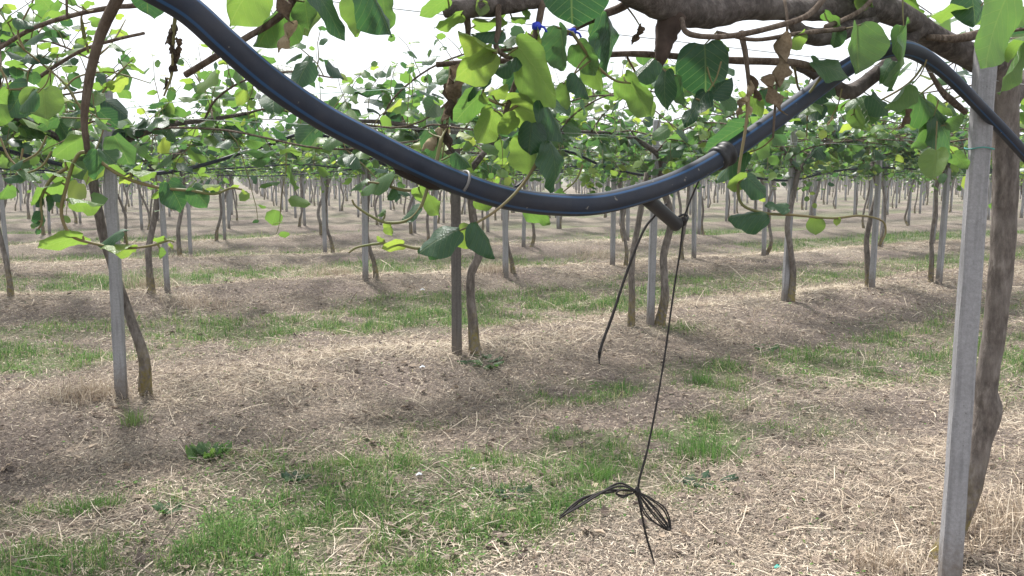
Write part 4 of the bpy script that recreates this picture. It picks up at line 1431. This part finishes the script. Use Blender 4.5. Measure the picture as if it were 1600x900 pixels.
LEAVES_R = [
    (808, 74, 876, 157, 64, .74, 1.74, -1), (770, 82, 706, 118, 48, .88, 1.72, -1), (771, 82, 716, 50, 30, .92, 1.72, -1), (758, 117, 713, 148, 26, .2, 1.76, 1), (808, 91, 768, 116, 17, .3, 1.76, 1), (752, 148, 705, 188, 40, .55, 1.78, -1), (772, 172, 738, 220, 42, .85, 1.78, -1), (770, 150, 792, 130, 20, .88, 1.76, -1), (752, 148, 762, 163, 14, .85, 1.76, -1),
    (812, 112, 819, 162, 30, .12, 1.84, 1), (792, 160, 868, 192, 46, .88, 1.8, -1), (844, 158, 890, 220, 28, .2, 1.76, 1), (832, 193, 825, 242, 46, .15, 1.74, 1), (857, 224, 882, 294, 36, .22, 1.74, 1), (824, 215, 826, 277, 44, .82, 1.8, -1), (806, 182, 776, 208, 28, .86, 1.78, -1), (845, 172, 850, 235, 34, .8, 1.82, -1), (870, 42, 884, 110, 46, .3, 1.9, -1), (899, 70, 932, 116, 40, .48, 1.92, -1), (896, 116, 922, 154, 22, .15, 1.88, 1),
    (912, 92, 946, 138, 34, .75, 1.95, -1), (880, 130, 892, 170, 24, .7, 1.9, -1), (895, -55, 893, 42, 112, .1, 1.6, 1), (944, 22, 970, 113, 36, .2, 1.95, 1), (940, 30, 944, 100, 18, .4, 1.98, -1), (700, -2, 654, 22, 26, .7, 1.7, -1), (722, 22, 676, 36, 18, .8, 1.7, -1), (752, 2, 750, 27, 22, .88, 1.74, -1), (742, 40, 792, 30, 18, .78, 1.78, -1), (786, 50, 736, 54, 14, .25, 1.76, 1), (790, 72, 808, 58, 14, .5, 1.78, 1), (825, 52, 806, 70, 14, .82, 1.8, -1), (838, 45, 848, 72, 14, .92, 1.8, -1), (820, 14, 830, 30, 12, .6, 1.8, -1), (800, 28, 826, 28, 7, .7, 1.8, -1), (790, 10, 776, 30, 16, .7, 1.8, -1),
    (716, 362, 650, 386, 42, .25, 1.68, 1), (672, 385, 690, 404, 16, .2, 1.7, 1), (716, 361, 754, 383, 38, .88, 1.71, -1), (741, 350, 775, 403, 30, .22, 1.68, 1), (658, 324, 626, 342, 17, .3, 1.69, 1), (616, 271, 558, 293, 17, .5, 1.8, 1), (616, 296, 604, 312, 14, .3, 1.8, 1), (654, 292, 692, 330, 24, .78, 1.78, -1), (608, 348, 612, 370, 14, .9, 1.69, -1), (631, 381, 597, 386, 17, .97, 1.71, -1), (602, 329, 588, 336, 8, .6, 1.69, 1), (600, 375, 588, 368, 7, .9, 1.72, -1), (820, 328, 862, 347, 22, .62, 1.9, -1), (742, 312, 772, 322, 14, .78, 1.85, -1), (880, 300, 850, 320, 16, .6, 1.9, -1), (670, 206, 690, 250, 28, .3, 1.75, -1), (710, 240, 735, 262, 22, .3, 1.78, 1),
    (974, 120, 1024, 175, 42, .7, 1.98, -1), (1022, 94, 988, 128, 28, .3, 2.0, 1), (1040, 112, 1034, 172, 32, .15, 2.0, 1), (1100, 70, 1106, 153, 84, .08, 2.05, 1), (1056, 118, 1072, 163, 26, .3, 2.05, -1), (1104, 146, 1066, 194, 26, .08, 2.0, 1), (1112, 150, 1142, 120, 30, .1, 2.0, 1), (1128, 150, 1152, 174, 20, .4, 2.02, 1), (1120, 62, 1142, 76, 10, .5, 2.1, -1), (1345, 38, 1340, 117, 56, .5, 2.25, -1), (1412, 40, 1420, 142, 17, .42, 2.4, -1), (1425, 132, 1385, 170, 26, .45, 2.42, -1), (1578, -14, 1518, 112, 62, .55, 2.3, -1), (1608, 62, 1546, 139, 22, .62, 2.35, -1), (1610, 60, 1552, 70, 24, .75, 2.4, -1), (1510, 18, 1450, 16, 22, .8, 2.5, -1), (1515, -15, 1525, 42, 44, .22, 2.5, 1), (1600, 15, 1575, 45, 34, .6, 2.5, -1),
    (1258, 52, 1228, 72, 22, .82, 2.2, -1), (1310, 45, 1300, 75, 24, .4, 2.3, 1), (1288, 20, 1316, 36, 16, .6, 2.3, -1), (1358, 10, 1340, -10, 20, .8, 2.4, -1), (1168, 280, 1134, 292, 26, .85, 2.08, -1), (1166, 278, 1202, 304, 30, .3, 2.06, 1), (1197, 338, 1138, 338, 34, .2, 2.05, 1), (1231, 326, 1197, 318, 14, .3, 2.06, 1), (1274, 341, 1272, 367, 28, .82, 2.07, -1), (1309, 340, 1309, 353, 11, .92, 2.07, -1), (1462, 234, 1460, 282, 42, .72, 2.5, -1), (1430, 150, 1482, 195, 36, .4, 2.7, 1), (1458, 182, 1505, 238, 38, .35, 2.7, 1), (1450, 195, 1425, 232, 28, .5, 2.7, -1), (1162, 198, 1095, 232, 34, .3, 2.2, -1), (1164, 240, 1114, 278, 30, .3, 2.2, 1), (1190, 200, 1225, 180, 24, .4, 2.3, 1), (1285, 165, 1240, 190, 30, .06, 2.5, 1), (1262, 140, 1296, 156, 24, .18, 2.5, 1), (1300, 150, 1282, 120, 20, .3, 2.5, 1), (1360, 150, 1392, 178, 28, .3, 2.6, 1), (1335, 170, 1352, 200, 26, .65, 2.6, -1), (1395, 95, 1370, 130, 30, .35, 2.6, 1), (1188, 140, 1215, 160, 24, .3, 2.2, 1), (1175, 150, 1195, 180, 22, .75, 2.2, -1), (1195, 215, 1180, 250, 22, .6, 2.25, -1), (1478, 195, 1505, 180, 22, .5, 2.7, -1), (1490, 240, 1512, 262, 22, .6, 2.8, -1)]
DRIED = {  # the same, for withered leaves
    id(vl): [(452, 34, 430, 82, 22, .9, 1.52, 1), (440, -25, 456, 36, 40, .3, 1.5, 1), (272, 36, 262, 62, 13, .05, 1.5, 1), (268, 55, 276, 90, 13, .12, 1.5, 1), (272, 82, 263, 118, 15, .08, 1.5, 1), (260, 122, 256, 140, 12, .05, 1.5, 1), (267, 40, 260, 70, 8, .15, 1.5, 1), (276, 60, 277, 88, 8, .3, 1.5, 1)],
    id(vr): [(692, 200, 656, 234, 34, .85, 1.74, 1), (700, 196, 706, 238, 24, .1, 1.74, 1), (704, 108, 696, 190, 16, .45, 1.86, 1), (708, 130, 712, 190, 12, .15, 1.86, 1), (1216, 60, 1210, 140, 16, .55, 2.15, 1), (1208, 120, 1226, 178, 14, .5, 2.15, 1), (1172, 128, 1160, 165, 22, .7, 2.14, 1), (1178, 120, 1190, 158, 18, .3, 2.14, 1), (1168, 150, 1176, 180, 14, .9, 2.14, 1), (1420, 172, 1404, 202, 20, .35, 2.6, 1), (1300, 182, 1292, 196, 14, .95, 2.5, 1), (1000, 40, 985, 70, 12, .2, 2.0, 1), (1155, 155, 1150, 185, 12, .6, 2.14, 1)]}


def near_leaf(root, loc, spec, i, meshes, name):
    bx, by, tx, ty, w, tone, d, face = spec
    b_ = P(bx, by, d)
    Ld = math.hypot(tx - bx, ty - by)
    t_ = P(tx, ty, d + rng.normal(0, 0.15) * Ld * d / F)
    ax = t_ - b_
    ln = np.linalg.norm(ax) / 1.03
    Yv = unit(ax)
    toc = unit(CAMV - b_)
    N0 = face * toc
    N0 = unit(N0 - Yv * N0.dot(Yv))
    full = 0.95 * Ld
    xs = 1.0
    c = w / full
    if c > 1:
        xs = min(c, 1.7)
        phi = 0.25
        xs /= math.cos(phi)
    else:
        phi = math.acos(max(0.16, min(1, c)))
        if phi > 0.9:
            xs = 0.85
            phi = math.acos(max(0.16, min(1, c / 0.85)))
    S_ = np.cross(Yv, N0)
    c1, c2 = N0 * math.cos(phi) + S_ * math.sin(phi), N0 * math.cos(phi) - S_ * math.sin(phi)
    Zv = c1 if c1[2] > c2[2] else c2
    Xv = np.cross(Yv, Zv)
    q = b_ - loc
    o = obj(name, meshes[i % len(meshes)], root)
    o.matrix_local = Matrix([[Xv[r] * ln * xs, Yv[r] * ln, Zv[r] * ln, q[r]] for r in range(3)] + [[0, 0, 0, 1]])
    o.color = (tone, 0, 0, 1)
    # leaf stalk to the nearest stem
    best = None
    for s, so_ in STEMS[id(root)]:
        dd = np.linalg.norm(s - b_, axis=1)
        j = int(dd.argmin())
        if best is None or dd[j] < best[0]:
            best = (dd[j], s[j], so_)
    if best[0] < 0.16:
        o.parent = best[2]
    if best[0] > 0.10:
        e = b_ - Yv * 0.05 + np.array([0, 0, 0.03])
    else:
        e = best[1]
    mid = (b_ + e) / 2 + np.array([0, 0, -0.12 * np.linalg.norm(e - b_)]) - Yv * 0.1 * np.linalg.norm(e - b_)
    if np.linalg.norm(e - b_) > 0.006:
        return tube(catmull([e - loc, mid - loc, b_ - loc + Yv * 0.01 * ln], 4), [0.0022, 0.0016], 5, caps=False)
    return None


for root, loc, specs in ((vl, L_LOC, LEAVES_L), (vr, R_LOC, LEAVES_R)):
    stalks = [near_leaf(root, loc, s, i, NEAR_LEAF, 'leaf') for i, s in enumerate(specs)]
    stalks += [near_leaf(root, loc, s, i, DRY_LEAF, 'dried_leaf') for i, s in enumerate(DRIED[id(root)])]
    so = obj('leaf_stalks', tube_mesh('leaf_stalks', [s for s in stalks if s is not None], M_STEM), root)
    so['kind'] = 'stuff'


def random_shoots(root, loc, starts, seed):
    """more young shoots on the canes overhead"""
    rr = np.random.default_rng(seed)
    L, sh = [], []
    for p0, d0, le, t0, s0 in starts:
        sh.append(tube(grow_shoot(rr, p0 - loc, np.array(d0), le, L, t0, s0), [0.0035, 0.0018], 5, caps=False))
    so = obj('shoots', tube_mesh('shoots', sh, M_STEM), root)
    so['kind'] = 'stuff'
    for i, (q, ax, nm, sz, tn, _) in enumerate(L):
        Xv, Yv, Zv = frames(ax, nm)
        o = obj('leaf', NEAR_LEAF[(i * 3 + seed) % len(NEAR_LEAF)], root)
        o.matrix_local = Matrix([[Xv[r] * sz, Yv[r] * sz, Zv[r] * sz, q[r]] for r in range(3)] + [[0, 0, 0, 1]])
        o.color = (float(tn), 0, 0, 1)


random_shoots(vr, R_LOC, [(T0(1280, 10, 2.4), (0.2, 0.3, 0.5), 0.3, .3, .10), (T0(1200, 0, 2.3), (-.3, 0.4, .4), 0.3, .4, .10), (T0(1400, 10, 2.65), (0.3, .5, .2), 0.35, .4, .10), (T0(1130, 90, 2.4), (0, .6, -.3), 0.3, .3, .09), (T0(1240, 98, 2.3), (.2, .8, -.3), 0.35, .4, .09), (T0(1500, 150, 2.95), (-.5, .5, -.3), 0.3, .3, .10),
                           (T0(1460, 130, 2.95), (-.3, .6, -.5), 0.3, .5, .09), (T0(1340, 140, 2.65), (.1, .6, -.3), 0.3, .3, .09), (T0(1590, 120, 3.2), (.1, .2, -.8), 0.3, .5, .09), (T0(1590, 160, 3.3), (.1, .3, -.5), 0.35, .4, .10), (T0(820, 100, 2.0), (.2, .5, -.2), 0.25, .3, .09), (T0(980, 90, 2.2), (.2, .6, -.3), 0.25, .4, .085), (T0(760, 100, 2.0), (-.2, .5, -.4), 0.22, .5, .08)], 5)
random_shoots(vl, L_LOC, [(T0(60, 50, 2.5), (0, .5, .5), 0.25, .5, .06), (T0(150, 90, 2.6), (.1, .5, .5), 0.2, .6, .05), (T0(-20, 150, 2.6), (.3, .5, .1), 0.3, .4, .09), (T0(20, 170, 2.9), (.3, .4, .1), 0.3, .3, .09)], 9)


# blue ties on the canes
def ring_tie(px, py, d, label):
    c0 = P(px, py, d)
    o = empty('cane_tie', tuple(c0))
    tag(o, label, 'tie', 'blue ties on the canes')
    obj('band', tube_mesh('band', [tube([np.array([0, 0, -0.007]), np.array([0.001, 0, 0]), np.array([0, 0, 0.007])], [0.0085, 0.0105, 0.0085], 10)], M_BLUE), o)
    obj('loose_end', tube_mesh('loose_end', [tube([np.array([0.008, -0.004, 0]), np.array([0.016, -0.006, -0.004]), np.array([0.020, -0.006, -0.012])], 0.0025, 5)], M_BLUE), o)


ring_tie(838, 41, 1.8, 'blue plastic tie round the red-brown hanging cane')
ring_tie(893, 50, 1.94, 'blue plastic tie at the end of the pale cane beside the big dark leaf')

# ------------------------------------------------------------------ weeds, tufts, prunings on the ground
def dry_tuft(px, py, rx, n, h, label):
    c0 = G(px, py)
    x_ = rng.normal(0, rx, n)
    y_ = rng.normal(0, rx * 0.7, n)
    zz = gz(c0[0] + x_, c0[1] + y_) - c0[2]
    V, Q, Tr, T = blade_mesh(x_, y_, zz, np.clip(rng.normal(h, h * 0.35, n), 0.03, 2 * h), rng.uniform(0.0025, 0.005, n), np.abs(rng.normal(0.7, 0.4, n)), np.clip(rng.normal(0.66, 0.16, n), 0, 1))
    o = obj('dry_grass_tuft', mk_mesh('dry_grass_tuft', V, [Q, Tr], M_STRAW, False, {'tone': T}), None, tuple(c0))
    tag(o, label, 'grass tuft', 'dry grass tufts', 'stuff')


dry_tuft(235, 452, 0.20, 500, 0.20, 'tall dry grass tuft between the second-row post and vine stem at left')
dry_tuft(300, 462, 0.22, 300, 0.13, 'low dry grass tuft to the right of the second-row vine stem at left')
dry_tuft(525, 432, 0.20, 650, 0.16, 'reddish dry grass tuft left of a second-row post in the middle')
dry_tuft(770, 425, 0.18, 380, 0.16, 'dry grass tuft round the foot of the post right of the dark post')
dry_tuft(135, 622, 0.13, 500, 0.11, 'matted straw tuft left of the pale post nearest the left edge')
dry_tuft(1570, 830, 0.16, 500, 0.12, 'yellowed grass tuft right of the big concrete post')
dry_tuft(925, 402, 0.25, 260, 0.24, 'thin dry seed stalks left of a second-row post near the hanging cord')
dry_tuft(1395, 890, 0.10, 350, 0.09, 'dry grass tuft left of the foot of the big concrete post')


def green_tuft(px, py, rx, n, h, label, tone=0.35):
    c0 = G(px, py)
    x_ = rng.normal(0, rx, n)
    y_ = rng.normal(0, rx * 0.8, n)
    zz = gz(c0[0] + x_, c0[1] + y_) - c0[2]
    a = np.arctan2(y_, x_) + rng.normal(0, 0.5, n)
    V, Q, Tr, T = blade_mesh(x_, y_, zz, np.clip(rng.normal(h, h * 0.25, n), 0.02, 2 * h), rng.uniform(0.002, 0.004, n), np.abs(rng.normal(0.45, 0.25, n)), np.clip(rng.normal(tone, 0.14, n), 0, 1), a)
    o = obj('grass_tuft', mk_mesh('grass_tuft', V, [Q, Tr], M_GRASS, False, {'tone': T}), None, tuple(c0))
    tag(o, label, 'grass tuft', 'green grass tufts', 'stuff')


green_tuft(208, 662, 0.035, 140, 0.085, 'small pale green grass tuft just in front of the leftmost near post', 0.6)
green_tuft(118, 800, 0.045, 260, 0.06, 'rounded dark grass tuft at lower left, the left one of a pair')
green_tuft(168, 790, 0.04, 200, 0.05, 'rounded dark grass tuft at lower left, the right one of a pair')
green_tuft(545, 728, 0.06, 320, 0.06, 'dull green grass tuft in straw, left of the lush grass patch', 0.55)
green_tuft(1095, 598, 0.05, 220, 0.08, 'bright grass tuft right of the dangling cord near the straw edge')
green_tuft(935, 748, 0.06, 300, 0.09, 'tall grass tuft left of the knotted cord')
green_tuft(1105, 715, 0.09, 420, 0.11, 'tall dark grass tuft right of the knotted cord', 0.28)


def weed(px, py, n, size, rise, tone, label, cat='weed', spread=0.03, narrow=0.62):
    c0 = G(px, py)
    o = empty('broadleaf_weed', tuple(c0))
    tag(o, label, cat, 'broad-leaved plants on the ground')
    a0 = rng.uniform(0, 6.28)
    for i in range(n):
        a = a0 + i * 2.4 + rng.normal(0, 0.3)
        out = np.array([math.cos(a), math.sin(a), 0])
        f = rng.uniform(0.5, 1)
        ax = unit(out + np.array([0, 0, rise * rng.uniform(0.6, 1.4)]))
        nm = unit(np.array([0, 0, 1.0]) + rng.normal(0, 0.2, 3))
        q = out * spread * rng.uniform(0.2, 1.2)
        q[2] = float(gz(np.array([c0[0] + q[0]]), np.array([c0[1] + q[1]]))[0]) - c0[2] + 0.008
        Xv, Yv, Zv = frames(ax, nm)
        s = size * f
        l_ = obj('leaf', NEAR_LEAF[(i * 7) % 10], o)
        l_.matrix_local = Matrix([[Xv[r] * s * narrow, Yv[r] * s, Zv[r] * s, q[r]] for r in range(3)] + [[0, 0, 0, 1]])
        l_.color = (float(np.clip(tone + rng.normal(0, 0.1), 0, 1)), 0, 0, 1)


weed(328, 712, 46, 0.088, 1.1, 0.62, 'leafy dark green weed standing alone in straw right of the leftmost near post', spread=0.07, narrow=0.42)
weed(462, 752, 12, 0.07, 0.5, 0.4, 'low green weed between the lone leafy weed and the lush grass')
weed(265, 800, 10, 0.07, 0.5, 0.45, 'low green weed at lower left below the lone leafy weed')
weed(760, 567, 16, 0.11, 0.25, 0.5, 'pale leafy vine prunings on the ground right of the dark post', 'prunings', 0.11)
weed(1095, 755, 13, 0.11, 0.2, 0.25, 'fallen dark green leaves on the ground right of the bow knot', 'prunings', 0.10)
weed(800, 775, 7, 0.09, 0.2, 0.3, 'bluish broad leaves at the edge of the lush grass patch', 'weed', 0.06)
weed(1195, 545, 10, 0.09, 0.4, 0.5, 'small green weed on bare soil in front of the straw mound', 'weed', 0.08)


def scrap(px, py, s, mat, label):
    c0 = G(px, py)
    V = np.array([(-1, -.5, 0), (0.1, -.7, .5), (1, -.2, .1), (.8, .6, .4), (-.2, .5, .8), (-1, .4, .2), (0, 0, 1.0)]) * s
    Fc = np.array([(0, 1, 6), (1, 2, 6), (2, 3, 6), (3, 4, 6), (4, 5, 6), (5, 0, 6), (0, 5, 1), (5, 4, 1), (4, 3, 1), (3, 2, 1)])
    o = obj('plastic_scrap', mk_mesh('plastic_scrap', V, Fc, mat, False), None, tuple(c0 + np.array([0, 0, 0.012])))
    tag(o, label, 'scrap', 'scraps of plastic on the ground')


M_WHITE = plain('white_plastic', (0.62, 0.64, 0.68), 0.4, 0.4, 0.1)
scrap(655, 746, 0.016, M_WHITE, 'small white scrap at the top of the lush grass patch')
scrap(740, 736, 0.010, M_WHITE, 'tiny white scrap right of the other in the lush grass')
scrap(1215, 892, 0.012, plain('teal_plastic', (0.02, 0.30, 0.25), 0.5, 0.3), 'tiny teal scrap at the bottom edge of the photo')
scrap(660, 455, 0.03, M_WHITE, 'white scrap on the ground left of the dark post, mid distance')
scrap(660, 576, 0.02, M_WHITE, 'white scrap in the straw left of the foot of the dark post')

# ------------------------------------------------------------------ thin haze volume added over the orchard as a pale lens veil
V = np.array([(-1, -1, 0), (1, -1, 0), (1, 1, 0), (-1, 1, 0), (-1, -1, 1), (1, -1, 1), (1, 1, 1), (-1, 1, 1)], float) * np.array([2600, 3200, 6.0]) + np.array([0, 300, -1.6])
me = mk_mesh('haze', V, np.array([(0, 3, 2, 1), (4, 5, 6, 7), (0, 1, 5, 4), (1, 2, 6, 5), (2, 3, 7, 6), (3, 0, 4, 7)]), None, False)
hm = bpy.data.materials.new('haze')
hm.use_nodes = True
hm.node_tree.nodes.clear()
ho = hm.node_tree.nodes.new('ShaderNodeOutputMaterial')
hv = hm.node_tree.nodes.new('ShaderNodeVolumePrincipled')
hv.inputs['Density'].default_value = 0.0014
hv.inputs['Color'].default_value = (0.93, 0.95, 0.97, 1)
hm.node_tree.links.new(hv.outputs['Volume'], ho.inputs['Volume'])
me.materials.append(hm)
haze = obj('haze', me)
haze['kind'] = 'stuff'
tag(haze, 'thin pale haze added as a veil over the distant vine rows', 'haze')
